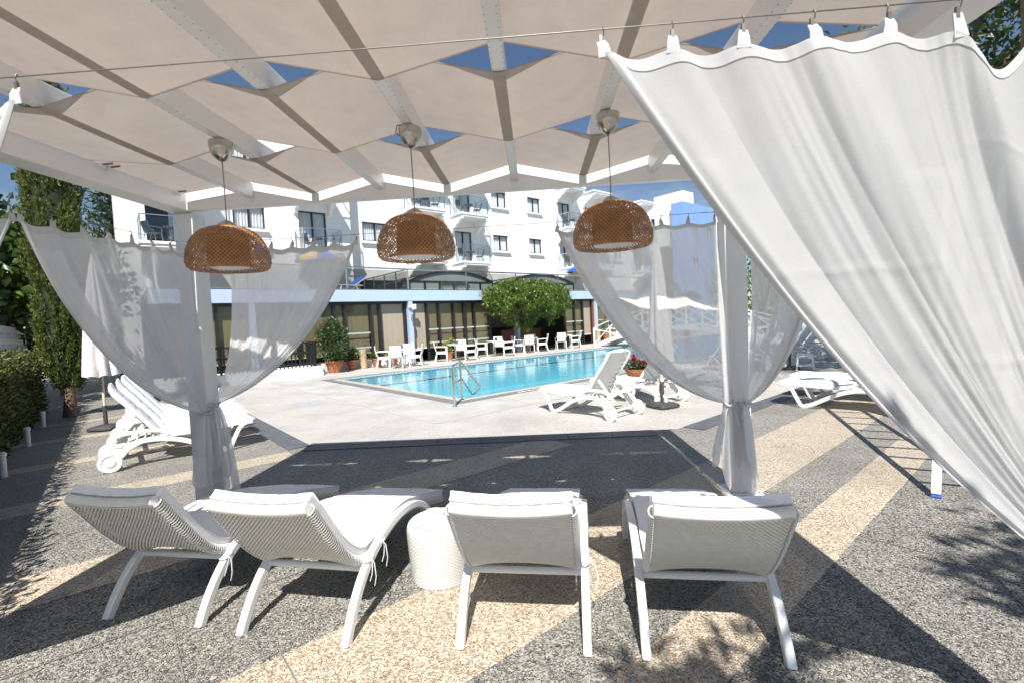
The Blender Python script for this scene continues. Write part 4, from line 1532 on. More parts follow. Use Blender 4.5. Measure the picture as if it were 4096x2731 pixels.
rows = [  # s, d of the point midway between the wheels, rotation of +y, label, flat?
    (6.13, 4.60, AX, 'white plastic lounger with raised slatted back nearest the pool handrail', 0, 0),
    (7.55, 4.62, AX, 'white plastic lounger behind the black parasol base, beside the flower bowl', 0, 0),
    (8.72, 1.55, AX, 'white plastic lounger lying flat with barred shadows, under the muslin edge', 1, 1.38),
    (9.62, 1.70, AX, 'white plastic lounger lying flat behind another flat one on the paving', 1, 1.38),
    (10.05, 4.66, AX, 'white plastic lounger glimpsed between the right rear post and its side curtain', 0, 0),
    (13.0, 4.95, AX, 'shaded plastic lounger with raised back, just behind the small white stool', 0, 0),
    (14.55, 4.95, AX, 'shaded plastic lounger with raised back, second beyond the white stool', 0, 0),
    (15.75, 4.95, AX, 'shaded plastic lounger with raised back, third beyond the white stool', 0, 0),
    (16.75, 4.95, AX, 'shaded plastic lounger with raised back, farthest of those by the stool', 0, 0),
    (-.10, 8.02, AX - PI / 2, 'white plastic lounger nearest the left rear post, its round wheel showing', 0, 0),
    (-.02, 8.82, AX - PI / 2, 'white plastic lounger second in the row behind the left rear post', 0, 0),
    (.05, 9.62, AX - PI / 2, 'white plastic lounger third in the row behind the left rear post', 0, 0),
    (.10, 10.6, AX - PI / 2, 'white plastic lounger farthest in the row behind the left rear post', 0, 0),
]
for i, (s_, d_, rz, lb, flat, _) in enumerate(rows):
    o = pl if i == 0 else copy_tree(pl)
    o.location = Q(s_, d_, 0)
    o.rotation_euler = (0, 0, rz)
    o['label'] = lb
    for ch in o.children:
        if flat and ch.name.startswith('backrest'):
            ch.rotation_euler = (PI, 0, 0)
            ch.scale = (1, 1, -1)
            ch.rotation_euler = (0, 0, PI)
        if flat and ch.name.startswith('back_stay'):
            ch.scale = (1, 1, .3)
            ch.location.z = .15
    if flat:
        for ch in o.children:
            if ch.name.startswith('backrest'):
                ch.scale = (1, 1, 1)
                ch.rotation_euler = (0, 0, PI)
                for g_ in ch.children:
                    if g_.name.startswith('back_pad'):
                        g_.scale = (1, 1, 1)

stool = thing('stool', 'small white plastic stool standing by the shaded loungers', 'stool', Q(13.54, 4.45, 0), AX + .3)
MB().box(-.17, .17, -.17, .17, .40, .43).build('seat', M['resin'], stool, bevel=.012)
b = MB()
for sx in (-1, 1):
    for sy in (-1, 1):
        MB().bar((sx * .19, sy * .19, 0), (sx * .15, sy * .15, .40), .045, .045).build('leg', M['resin'], stool, bevel=.006)
for s4 in ((-1, -1, 1, -1), (1, -1, 1, 1), (1, 1, -1, 1), (-1, 1, -1, -1)):
    b.bar((s4[0] * .178, s4[1] * .178, .13), (s4[2] * .178, s4[3] * .178, .13), .02, .035)
    b.bar((s4[0] * .155, s4[1] * .155, .37), (s4[2] * .155, s4[3] * .155, .37), .02, .05)
b.build('rung', M['resin'], stool)


# ================================================================== PARASOLS
def closed_parasol(label, loc, h, mat, rz, z_low=.95, wide=.19, base=True, tilt=(0, 0)):
    t = thing('closed_parasol', label, 'parasol', loc, rz, 'closed pale parasols by the loungers')
    n = 96
    rowsz = np.linspace(0, 1, 30)
    V = []
    for q in rowsz:
        z = z_low + (h - z_low) * q
        r = wide * (1 - q) ** .75 + .022
        if q > .9:
            r = .022 + (r - .022) * 1.0
        for k_ in range(n):
            a = 2 * PI * k_ / n
            f = abs(math.cos(4 * a + 1.4 * q + rz)) ** .7
            rr = r * (.62 + .48 * f) + .006 * math.sin(3 * a + 6 * q)
            dz = .05 * (1 - f) * (1 - q) ** 3
            V.append((rr * math.cos(a), rr * math.sin(a), z - dz))
    o = np_mesh('canopy', np.array(V), grid_faces(30, n, True), mat, t, 180)
    MB().lathe([(.03, h - .02), (.02, h + .03), (.028, h + .05), (.004, h + .08)], 12).build('finial', M['cream_pole'], t, 40)
    MB().tube([(0, 0, .42), (0, 0, h)], .022, 12).build('pole', M['cream_pole'], t, 40)
    MB().tube([(0, 0, .10), (0, 0, .45)], .034, 12).build('sleeve', M['rubber'], t, 40)
    MB().tube([(.03, 0, .36), (.085, 0, .36)], .012, 8).build('clamp_screw', M['rubber'], t)
    if base:
        b = MB()
        pf_ = [(.215, .02), (.225, .05), (.20, .08), (.10, .10), (.05, .105)]
        vv = []
        for r, z in pf_:
            for k_ in range(32):
                a = 2 * PI * k_ / 32
                q = max(abs(math.cos(a)), abs(math.sin(a)))
                sqr = r / (q ** .72)
                vv.append((sqr * math.cos(a), sqr * math.sin(a), z))
        b.add(vv, [tuple(range(32))[::-1], tuple(4 * 32 + k_ for k_ in range(32))] + [(i * 32 + k_, i * 32 + (k_ + 1) % 32, (i + 1) * 32 + (k_ + 1) % 32, (i + 1) * 32 + k_) for i in range(4) for k_ in range(32)])
        b.build('weighted_base', M['rubber'], t, 60)
        b = MB()
        for sx in (-1, 1):
            for sy in (-1, 1):
                b.box(sx * .16 - .03, sx * .16 + .03, sy * .16 - .03, sy * .16 + .03, 0, .03)
        b.build('foot', M['rubber'], t)
    return t


closed_parasol('tall closed white parasol in a square black base beside the nearest poolside lounger', (2.13, 8.26, 0), 2.85, M['umb_white'], .5, z_low=.82, wide=.19)
closed_parasol('closed pale pink parasol beside the cypress, its pleats facing the sun', (-8.02, 8.36, 0), 3.15, M['canvas'], .2, z_low=1.02, wide=.24)
closed_parasol('closed white parasol standing by the small white stool', (6.60, 12.72, 0), 2.7, M['umb_white'], 1.1, z_low=1.0, wide=.26)


def open_parasol(label, loc, r, rz):
    t = thing('open_parasol', label, 'parasol', loc, rz, 'yellow and blue parasols on the roof terrace')
    for g in range(8):
        a0, a1 = 2 * PI * g / 8, 2 * PI * (g + 1) / 8
        b = MB()
        top = (0, 0, 2.25)
        m0, m1 = (r * .55 * math.cos(a0), r * .55 * math.sin(a0), 2.05), (r * .55 * math.cos(a1), r * .55 * math.sin(a1), 2.05)
        e0_, e1_ = (r * math.cos(a0), r * math.sin(a0), 1.78), (r * math.cos(a1), r * math.sin(a1), 1.78)
        f0, f1 = (e0_[0], e0_[1], 1.64), (e1_[0], e1_[1], 1.64)
        b.add([top, m0, m1, e0_, e1_, f0, f1], [(0, 1, 2), (1, 3, 4, 2), (3, 5, 6, 4)])
        b.build('canopy_panel', M['yellow'] if g % 2 else M['royal'], t)
    MB().tube([(0, 0, 0), (0, 0, 2.3)], .02, 8).build('pole', M['cream_pole'], t)
    MB().lathe([(.25, 0), (.25, .08), (.04, .1)], 20).build('foot', M['rubber'], t)


for lb, s_, d_, rz in (('open yellow and blue parasol on the roof terrace seen through the left back curtain', 7.9, 23.2, .3),
                       ('open yellow and blue parasol on the roof terrace left of the lamp nearest the cypress', 4.6, 22.6, .9),
                       ('yellow and blue parasol peeping over the terrace rail beside the right back curtain', 26.0, 22.7, .5)):
    open_parasol(lb, Q(s_, d_, 3.265), 1.15, rz)
tl = thing('terrace_lounger', 'white sun lounger with a blue mat tilted up on the roof terrace', 'sun lounger', Q(7.95, 20.6, 3.265), AX + .2)
b = MB()
for sy in (-.28, .28):
    b.bar((-.5, sy, .3), (.75, sy, .3), .04, .04).bar((.35, sy, .3), (.95, sy, .66), .04, .04).bar((-.4, sy, 0), (-.3, sy, .3), .04, .04).bar((.6, sy, 0), (.35, sy, .3), .04, .04)
b.build('frame', M['resin'], tl)
MB().bar((-.5, 0, .335), (.32, 0, .335), .5, .03).bar((.33, 0, .34), (.93, 0, .70), .5, .03).build('mat', M['royal'], tl)

# ================================================================== DINING SETS BY THE POOL
ch = thing('garden_armchair', 'x', 'armchair', (0, 0, 0), 0, 'white armchairs at the poolside tables')   # faces +y
for sx in (-1, 1):
    MB().sweep([(sx * .255, .23, 0), (sx * .255, .235, .30), (sx * .255, .24, .63)], .042, .042, (1, 0, 0)).build('leg', M['resin'], ch, bevel=.006)
    MB().sweep([(sx * .245, -.30, 0), (sx * .245, -.235, .22), (sx * .245, -.20, .42)], .042, .042, (1, 0, 0)).build('leg', M['resin'], ch, bevel=.006)
    MB().sweep([(sx * .262, -.25, .66), (sx * .262, 0, .655), (sx * .262, .28, .64)], .030, .060, (1, 0, 0)).build('armrest', M['resin'], ch, bevel=.006)
    MB().bar((sx * .255, .2, .36), (sx * .25, -.2, .38), .03, .04).build('side_rail', M['resin'], ch)
MB().box(-.235, .235, -.20, .25, .40, .445).build('seat', M['wicker'], ch, bevel=.012)
A = np.array([[(x, -.205 - .11 * t - .02 * math.sin(PI * t) + .02 * (1 - (x / .24) ** 2) * -1, .43 + .47 * t) for x in np.linspace(-.235, .235, 11)] for t in np.linspace(0, 1, 12)])
o = np_mesh('backrest', A.reshape(-1, 3), grid_faces(12, 11), M['wicker'], ch, 180)
so = o.modifiers.new('thickness', 'SOLIDIFY')
so.thickness = .028
so.offset = 0
tb = thing('bistro_table', 'x', 'table', (0, 0, 0), 0, 'white square tables by the pool')
MB().box(-.34, .34, -.34, .34, .71, .745).build('table_top', M['resin'], tb, bevel=.008)
MB().tube([(0, 0, .04), (0, 0, .71)], .028, 14).build('pedestal', M['steel'], tb, 40)
b = MB()
for q in range(4):
    a = PI / 4 + q * PI / 2
    b.bar((.03 * math.cos(a), .03 * math.sin(a), .05), (.32 * math.cos(a), .32 * math.sin(a), .018), .05, .022)
b.build('foot', M['steel'], tb)
first = {'c': True, 't': True}


def put(kind, x, y, rz, lb):
    src = ch if kind == 'c' else tb
    o = src if first[kind] else copy_tree(src)
    first[kind] = False
    o.location = (x, y, .004)
    o.rotation_euler = (0, 0, rz)
    o['label'] = lb
    return o


T = [(-5.62, 19.35), (-3.60, 21.15), (-1.98, 22.85), (-.32, 24.75), (1.55, 26.35)]
nm = ['by the blue column', 'second along from the blue column', 'third along, short of the weeping fig', 'under the weeping fig', 'nearest the white footbridge']
lft = {0: (-.68, -.08), 1: (-.66, -.02), 2: (-.66, -.02), 3: (-.62, -.1)}
rgt = {0: (.66, -.02), 1: (.66, -.02), 2: (.66, -.02), 3: (.64, -.05), 4: (.62, .0)}
for i, (x, y) in enumerate(T):
    put('t', x, y, .35, 'white square table on a steel pedestal, ' + nm[i])
    if i in lft:
        put('c', x + lft[i][0], y + lft[i][1], -PI / 2 + .25, 'white armchair on the left side of the table ' + nm[i])
    if i in rgt:
        put('c', x + rgt[i][0], y + rgt[i][1], PI / 2 + .1, 'white armchair on the right side of the table ' + nm[i])
    if i in (0, 1, 2, 3):
        put('c', x + .12, y + .72, PI + .1, 'white armchair on the far side of the table ' + nm[i])
put('c', T[0][0] + .10, T[0][1] - .72, .05, 'white armchair seen from behind at the table by the blue column')
put('c', T[3][0] - .02, T[3][1] - .72, .05, 'white armchair seen from behind at the table under the weeping fig')
put('c', T[4][0] - .20, T[4][1] - .62, .1, 'white armchair with leaf shadows on its back, nearest the white footbridge')
for i, (x, y) in enumerate(T[:4]):
    cd = thing('table_card', 'small dark folded card standing on the table ' + nm[i], 'table card', (x + .08, y - .1, .751), .3 * i, 'menu cards on the poolside tables')
    MB().add([(-.07, -.04, 0), (.07, -.04, 0), (.07, 0, .15), (-.07, 0, .15), (-.07, .04, 0), (.07, .04, 0)], [(0, 1, 2, 3), (3, 2, 5, 4)]).build('folded_card', M['grey_chair'], cd)

# balcony furniture
bc = thing('balcony_chair', 'x', 'chair', (0, 0, 0), 0, 'dark metal chairs on the hotel balconies')       # faces +y
MB().box(-.22, .22, -.2, .22, .42, .45).build('seat', M['grey_chair'], bc)
MB().bar((0, -.2, .46), (0, -.33, .88), .44, .025, (0, 1, 0)).build('backrest', M['grey_chair'], bc)
for sx in (-1, 1):
    for y0, y1 in ((.24, .2), (-.3, -.18)):
        MB().tube([(sx * .22, y0, 0), (sx * .21, y1, .43)], .014, 6).build('leg', M['steel'], bc)
    MB().tube([(sx * .24, .2, .43), (sx * .25, .18, .64), (sx * .25, -.25, .66)], .014, 6).build('armrest', M['steel'], bc)
bt = thing('balcony_table', 'x', 'table', (0, 0, 0), 0, 'round dark tables on the hotel balconies')
MB().lathe([(.33, .70), (.34, .715), (.33, .73)], 24).build('table_top', M['grey_chair'], bt)
for q in range(4):
    a = q * PI / 2 + .4
    MB().tube([(.27 * math.cos(a), .27 * math.sin(a), 0), (.1 * math.cos(a), .1 * math.sin(a), .4), (.2 * math.cos(a), .2 * math.sin(a), .70)], .012, 6).build('leg', M['grey_chair'], bt)
bal = [(14.0, 26, F2, 'upper balcony above the middle lamp'), (17.2, 26, F2, 'upper balcony just right of the middle lamp'), (17.2, 26, F1, 'lower balcony just right of the middle lamp'),
       (14.0, 26, F1, 'lower balcony behind the middle lamp'), (27.05, 26, F2, 'upper balcony left of the right-hand lamp'), (27.05, 26, F1, 'lower balcony left of the right-hand lamp'),
       (7.3, 25, F1 - .03, 'balcony right of the left-hand lamp'), (1.15, 25, F1 - .03, 'balcony beside the left rear post')]
fc = ft = True
for s0, d_, F, lb in bal:
    for kx, rz, side in ((.42, -PI / 2 + .5, 'on the left of'), (1.72, PI / 2 - .4, 'on the right of')):
        o = bc if fc else copy_tree(bc)
        fc = False
        o.location = Q(s0 + kx + .05, d_ - .62, F)
        o.rotation_euler = (0, 0, AX + rz)
        o['label'] = 'dark metal chair ' + side + ' the ' + lb
    o = bt if ft else copy_tree(bt)
    ft = False
    o.location = Q(s0 + 1.12, d_ - .55, F)
    o['label'] = 'round dark table on the ' + lb
tw = thing('beach_towel', 'orange and white towel over a chair on the balcony by the left rear post', 'towel', Q(2.85, 24.30, F1 + .87), AX)
V, F = wavy_sheet(-.2, .2, 0, -.42, .0, 3, .02)
np_mesh('cloth', V, F, simple('orange_towel', (.75, .33, .14), .9, .5, 6), tw, 60)

# ================================================================== PLANTS
LEAF = {}
LEAF['fig'] = leaf_mat('weeping_fig_leaf', (.05, .09, .014), (.145, .21, .035), .25, .22)
LEAF['bush'] = leaf_mat('potted_bush_leaf', (.035, .065, .022), (.09, .13, .045), .2, .3)
LEAF['cypress'] = leaf_mat('cypress_spray', (.045, .070, .010), (.12, .145, .022), .15, .6)
LEAF['hedge'] = leaf_mat('hedge_leaf', (.04, .06, .013), (.13, .14, .035), .2, .45)
LEAF['big'] = leaf_mat('broad_leaf', (.022, .050, .014), (.055, .11, .028), .2, .25)
LEAF['pine'] = leaf_mat('needle_spray', (.018, .042, .022), (.04, .08, .035), .1, .6)
LEAF['lime'] = leaf_mat('lime_green_leaf', (.16, .22, .03), (.36, .40, .07), .3, .4)
LEAF['flower'] = leaf_mat('red_petal', (.5, .02, .03), (.65, .10, .22), .3, .5)
LEAF['palm'] = leaf_mat('palm_leaflet', (.022, .045, .012), (.06, .10, .025), .15, .4)
LEAF['yellow'] = leaf_mat('yellow_green_leaf', (.18, .17, .03), (.42, .36, .07), .25, .4)
M['core'] = simple('foliage_shade', (.022, .030, .012), .95, .4, 8)  # near-black colour painting the shade inside cypress and hedge; pine trunk too


def leaf_cloud(name, P, D, length, width, mat, par, rng, fold=.25, droop=None):
    """P (n,3) leaf bases, D (n,3) leaf directions"""
    n = len(P)
    D = D / np.linalg.norm(D, axis=1)[:, None]
    rnd = rng.normal(size=(n, 3))
    S = np.cross(D, rnd)
    S /= np.linalg.norm(S, axis=1)[:, None]
    Nn = np.cross(S, D)
    ln = length * rng.uniform(.65, 1.25, n)[:, None]
    wd = width * rng.uniform(.7, 1.2, n)[:, None]
    v0 = P
    v1 = P + D * ln * .5 + S * wd * .5 + Nn * wd * fold
    v2 = P + D * ln
    v3 = P + D * ln * .5 - S * wd * .5 + Nn * wd * fold
    V = np.stack([v0, v1, v2, v3], 1).reshape(-1, 3)
    i = np.arange(n)[:, None] * 4
    F = np.concatenate([i + np.array([[0, 1, 2]]), i + np.array([[0, 2, 3]])])
    return np_mesh(name, V, F, mat, par)


def rand_dir(rng, n):
    v = rng.normal(size=(n, 3))
    return v / np.linalg.norm(v, axis=1)[:, None]


def trunk_mb(pts, radii, n=10):
    return MB().tube(pts, radii, n)


# weeping fig by the pool house
fig = thing('weeping_fig', 'umbrella shaped weeping fig tree with drooping leaves in front of the pool house', 'tree', Q(16.75, 18.35, 0), AX)
r_ = np.random.default_rng(21)
nc = 420
u1, u2 = r_.uniform(0, 1, nc), r_.uniform(0, 2 * PI, nc)
rad = np.sqrt(u1)
cx, cy = 2.75 * rad * np.cos(u2), 1.5 * rad * np.sin(u2)
ztop = 3.78 - .40 * rad ** 4 + .10 * np.sin(4 * u2)
zbot = 1.30 + 1.25 * rad ** 1.3 + .22 * np.sin(3 * u2 + .5)
tq = r_.uniform(0, 1, nc) ** .75
cz = zbot + (ztop - zbot) * tq
per = 64
cen = np.repeat(np.stack([cx, cy, cz], 1), per, 0)
strand = np.tile(np.linspace(0, 1, per), nc)
P = cen + r_.normal(0, .10, (nc * per, 3)) * np.array([1.1, 1.1, .5])
P[:, 2] -= strand * r_.uniform(.2, .5, nc).repeat(per)
Dd = r_.normal(0, .55, (nc * per, 3)) + np.array([0, 0, -.85])
leaf_cloud('crown', P, Dd, .14, .055, LEAF['fig'], fig, r_)
b = MB()
b.tube([(-.15, .25, 0), (-.10, .2, .8), (0, .1, 1.6), (.05, 0, 2.5)], [.11, .09, .075, .05], 10)
for q in range(9):
    a = q * 2 * PI / 9
    b.tube([(0, .08, 1.7), (.9 * math.cos(a), .6 * math.sin(a), 2.5), (1.9 * math.cos(a), 1.1 * math.sin(a), 3.0)], [.045, .025, .01], 6)
b.build('trunk', M['bark'], fig, 60)


def pot(label, loc, r, h, name='terracotta_pot', cat='flower pot', rim=True):
    t = thing(name, label, cat, loc, 0, 'terracotta pots along the pool house')
    pf_ = [(r * .62, 0), (r * .70, h * .25), (r * .88, h * .62), (r * .97, h * .82)]
    if rim:
        pf_ += [(r * 1.08, h * .84), (r * 1.1, h * .98), (r * 1.0, h), (r * .92, h * .97), (r * .86, h * .86)]
    MB().lathe(pf_, 32, cap1=False).build('pot', M['terracotta'], t, 40)
    MB().lathe([(r * .88, h * .88), (.001, h * .90)], 24, cap0=False, cap1=False).build('soil', M['soil'], t)
    return t


def bushy(par, n, c, rad3, length, width, mat, seed, name='foliage', up=.4, shell=.5):
    rg = np.random.default_rng(seed)
    ncl = max(8, n // 30)
    d = rand_dir(rg, ncl)
    rr = rg.uniform(shell, 1, ncl)[:, None]
    cc = np.array(c) + d * rr * np.array(rad3)
    k_ = np.repeat(cc, 30, 0)
    P = k_ + rg.normal(0, .16, k_.shape) * np.array(rad3)
    D = (P - np.array(c)) / np.array(rad3) + rg.normal(0, .6, P.shape) + np.array([0, 0, up])
    return leaf_cloud(name, P, D, length, width, mat, par, rg)


t = pot('large terracotta pot with a tall rounded bush, beside the black fence', Q(6.55, 18.5, .004), .33, .48, 'potted_bush', 'potted bush')
bushy(t, 2400, (0, 0, 1.25), (.52, .52, .62), .13, .045, LEAF['bush'], 31)
bushy(t, 1500, (-.05, 0, 1.55), (.36, .36, .50), .13, .045, LEAF['bush'], 32)
bushy(t, 1200, (.05, -.1, .80), (.55, .5, .34), .13, .045, LEAF['bush'], 33)
MB().tube([(0, 0, .4), (.02, 0, .9), (-.03, .02, 1.6)], [.035, .03, .02], 8).build('stem', M['bark'], t)
for lb, s_, d_, r0, h0, n_, mat_, hh_ in (
        ('terracotta pot with a small leafy shrub between the big bush and the sand coloured bin', 7.42, 18.98, .19, .40, 700, 'bush', .28),
        ('terracotta pot of low green leaves just right of the sand coloured bin', 8.52, 18.98, .20, .38, 420, 'bush', .14),
        ('terracotta pot with yellow green leaves behind the first armchairs', 9.25, 19.0, .20, .38, 380, 'yellow', .15),
        ('terracotta pot with a lime leaved trailing plant behind the second table', 12.15, 19.0, .19, .36, 420, 'lime', .30)):
    t = pot(lb, Q(s_, d_, .004), r0, h0)
    bushy(t, n_, (0, 0, h0 + hh_ * .75), (r0 * 1.25, r0 * 1.25, hh_), .11, .05, LEAF[mat_], int(s_ * 10))
t = pot('tall terracotta urn with a wispy plant behind the footbridge rail', Q(23.75, 18.9, .004), .27, .62)
bushy(t, 300, (0, 0, 1.05), (.35, .35, .45), .2, .03, LEAF['bush'], 77)
fb = thing('flower_bowl', 'wide terracotta bowl of red and pink flowers on the deck by the pool edge', 'flower bowl', Q(9.9, 6.95, .004), 0)
MB().lathe([(.14, 0), (.2, .05), (.29, .18), (.335, .27), (.34, .30), (.31, .30), (.29, .27)], 32, cap1=False).build('bowl', M['terracotta'], fb, 40)
MB().lathe([(.29, .265), (.001, .275)], 20, cap0=False, cap1=False).build('soil', M['soil'], fb)
bushy(fb, 600, (0, 0, .38), (.28, .28, .14), .10, .035, LEAF['bush'], 41)
bushy(fb, 60, (.10, 0, .44), (.22, .2, .10), .045, .045, LEAF['flower'], 42, 'flowers')
bushy(fb, 30, (-.1, 0, .50), (.06, .06, .13), .07, .05, LEAF['flower'], 43, 'flowers')

# bins
bn = thing('ashtray_bin', 'sand coloured cylindrical bin with a dark slot between the pots', 'bin', Q(7.92, 18.98, .004), AX)
MB().lathe([(.145, 0), (.15, .02), (.15, .74), (.155, .75), (.155, .79), (.12, .80)], 32).build('bin_body', M['sand_bin'], bn, 40)
MB().prism([(a, z) for a, z in ((-.55, .52), (.55, .52), (.55, .64), (-.55, .64))], .149, .154, lambda a, z, r: (r * math.sin(a), -r * math.cos(a), z)).build('slot', M['sign_black'], bn)
MB().lathe([(.11, .795), (.11, .805), (0.001, .81)], 24, cap1=False).build('sand_tray', M['steel'], bn)
bn2 = dup(bn, Q(22.95, 18.95, .004), AX, 'sand coloured cylindrical bin beside the red brown timber post')

# ---------------------------------------------------------------- left side: hedge, trees, fence
cy_t = thing('cypress_tree', 'tall narrow cypress on a bare trunk at the end of the hedge on the left', 'tree', (-10.45, 10.05, 0))
r_ = np.random.default_rng(51)
nsp, per = 1500, 30
zq = r_.uniform(0, 1, nsp) ** .95
zc = .55 + 6.8 * zq
rp = np.interp(zq, [0, .06, .2, .5, .8, .95, 1], [.20, .34, .42, .46, .40, .25, .05])
an = r_.uniform(0, 2 * PI, nsp)
rq = rp * (1 + .12 * np.sin(an * 5 + zc * 2.1)) * r_.uniform(.62, 1.0, nsp)
base = np.stack([rq * np.cos(an), rq * np.sin(an), zc], 1)
axis = np.stack([np.cos(an) * .30, np.sin(an) * .30, np.ones(nsp)], 1) + r_.normal(0, .12, (nsp, 3))
ln_ = r_.uniform(.18, .38, nsp)
t_ = np.tile(np.linspace(0, 1, per), nsp)
P = np.repeat(base, per, 0) + np.repeat(axis * ln_[:, None], per, 0) * t_[:, None] + r_.normal(0, .030, (nsp * per, 3)) * (1.15 - t_)[:, None]
D = np.repeat(axis, per, 0) + r_.normal(0, .42, (nsp * per, 3))
leaf_cloud('crown', P, D, .085, .024, LEAF['cypress'], cy_t, r_)
MB().lathe([(.14, .72), (.30, 1.1), (.36, 3), (.37, 5), (.26, 6.4), (.04, 7.2)], 16).build('shade_core', M['core'], cy_t, 60)  # solid filler, the shade between the leaves put into its colour
trunk_mb([(0, 0, 0), (.03, 0, .5), (.0, .02, 1.0)], [.13, .10, .09]).build('trunk', M['bark'], cy_t, 60)
hedge = thing('clipped_hedge', 'dark clipped hedge running along the left edge in front of the white slatted fence', 'hedge', Q(-1.75, 9.5, 0), AX + PI / 2)
r_ = np.random.default_rng(53)
Lh = 13.0
n = 15000
fx = r_.uniform(-Lh / 2, Lh / 2, n)
side = r_.uniform(0, 1, n)
yy = np.where(side < .55, -.42, np.where(side < .9, r_.uniform(-.42, .42, n), .42)) + r_.normal(0, .035, n)
zz = np.where((side >= .55) & (side < .9), 1.40 + .06 * np.sin(fx * 2.1), r_.uniform(.03, 1.42, n)) + r_.normal(0, .04, n)
P = np.stack([fx, yy, zz], 1)
D = np.stack([r_.normal(0, .5, n), np.sign(yy) * .5 * (side < .55), .5 + .5 * (side >= .55)], 1) + r_.normal(0, .5, (n, 3))
leaf_cloud('leaves', P, D, .085, .042, LEAF['hedge'], hedge, r_)
MB().box(-Lh / 2, Lh / 2, -.36, .36, 0.02, 1.33).build('shade_core', M['core'], hedge)
for i, d_ in enumerate((6.6, 8.6, 10.9, 13.2)):
    o = thing('path_light', ['small white bollard light at the foot of the hedge, nearest the picture edge', 'small white bollard light at the foot of the hedge, short of the cypress', 'small white bollard light at the foot of the hedge, by the cypress trunk', 'small white bollard light at the foot of the hedge, beyond the cypress'][i], 'path light', Q(-1.12, d_, 0), 0, 'small white lights along the hedge')
    MB().tube([(0, 0, 0), (0, 0, .26)], .035, 12).build('post', M['resin'], o, 40)
    MB().lathe([(.045, .26), (.045, .30), (.02, .32)], 12).build('cap', M['resin'], o, 40)

fence = thing('slatted_fence', 'white slatted privacy fence behind the hedge on the left', 'fence', Q(-2.2, 14.0, 0), AX + PI / 2)
for z0, z1, dy in ((1.36, 1.54, 0), (1.545, 1.685, .06), (1.69, 1.84, 0), (1.845, 1.995, .06), (2.0, 2.2, 0)):
    MB().box(-9, 9, -.02 + dy, .02 + dy, z0, z1).build('slat', M['white_steel'], fence, bevel=.004)
for x in np.arange(-8.8, 9, 1.24):
    MB().box(x - .04, x + .04, .085, .14, 0, 2.15).build('post', M['white_steel'], fence)
for x in np.arange(-8.6, 8.8, .55):
    for z in (1.61, 1.92):
        MB().add([(x, -.06, z - .04), (x + .05, -.06, z + .04), (x + .05, .0, z + .04), (x, .0, z - .04), (x + .02, -.06, z - .045), (x + .07, -.06, z + .035), (x + .07, .0, z + .035), (x + .02, .0, z - .045)], [(0, 3, 2, 1), (4, 5, 6, 7), (0, 1, 5, 4), (1, 2, 6, 5), (2, 3, 7, 6), (3, 0, 4, 7)]).build('bracket', M['white_steel'], fence)


def broad_tree(label, loc, rad3, zc, nleaf, ln, wd, seed, mat, trunk_r=.14, up=.25, name='broadleaf_tree', shell=.45):
    t = thing(name, label, 'tree', loc)
    bushy(t, nleaf, (0, 0, zc), rad3, ln, wd, mat, seed, 'crown', up, shell)
    b = MB()
    b.tube([(0, 0, 0), (.05, 0, zc * .4), (0, .03, zc)], [trunk_r, trunk_r * .7, trunk_r * .35], 10)
    rg = np.random.default_rng(seed + 1)
    for q in range(8):
        a = rg.uniform(0, 2 * PI)
        e = (rad3[0] * .8 * math.cos(a), rad3[1] * .8 * math.sin(a), zc + rad3[2] * rg.uniform(-.5, .7))
        b.tube([(0, 0, zc * .5), (e[0] * .5, e[1] * .5, (zc * .5 + e[2]) / 2 + .15), e], [trunk_r * .45, trunk_r * .28, .015], 6)
    b.build('trunk', M['bark'], t, 60)
    return t


broad_tree('dense dark tree with big round leaves behind the slatted fence on the left', Q(-3.9, 20.5, 0), (2.2, 2.4, 2.6), 4.0, 4600, .34, .25, 61, LEAF['big'])
broad_tree('dark big leaved tree at the picture edge behind the hedge', Q(-4.4, 16.6, 0), (2.0, 2.2, 2.3), 3.5, 3200, .30, .22, 63, LEAF['big'])
broad_tree('low bright green leafy tree between the cypress and the hotel corner', Q(-1.2, 21.0, 0), (1.7, 1.8, 1.7), 3.7, 2600, .26, .17, 65, LEAF['fig'])
broad_tree('dark leafy tree in the gap just behind the cypress', Q(-3.6, 25.5, 0), (2.6, 2.6, 3.0), 4.2, 4200, .34, .25, 67, LEAF['big'])

arau = thing('norfolk_pine', 'dark tiered pine rising behind the hotel corner', 'tree', (-20.15, 22.3, 0))
r_ = np.random.default_rng(71)
PP, DD = [], []
b = MB()
b.tube([(0, 0, 0), (0, 0, 6), (0, 0, 13.4)], [.22, .14, .02], 10)
for q in range(32):
    z = 1.6 + q * .37
    ln = 1.75 * (1 - (z / 14.2)) + .18
    for j in range(7):
        a = 2 * PI * j / 7 + q * .5
        e = (ln * math.cos(a), ln * math.sin(a), z + ln * .10)
        b.tube([(0, 0, z), e], [.03, .012], 5)
        m_ = int(26 * ln + 16)
        tt_ = r_.uniform(.02, 1, m_)[:, None]
        p = np.array([[0, 0, z]]) + tt_ * (np.array(e) - np.array([0, 0, z]))[None]
        PP.append(p + r_.normal(0, .03, p.shape))
        DD.append(np.array([[math.cos(a) * .7, math.sin(a) * .7, .45]]) + r_.normal(0, .55, p.shape))
leaf_cloud('crown', np.concatenate(PP), np.concatenate(DD), .30, .07, LEAF['pine'], arau, r_)
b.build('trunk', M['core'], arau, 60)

# right side and behind the camera
broad_tree('dense dark tree showing over the muslin at the top right', (8.9, 9.4, 0), (2.2, 2.3, 2.4), 6.1, 5200, .20, .08, 81, LEAF['palm'], .2, .1)


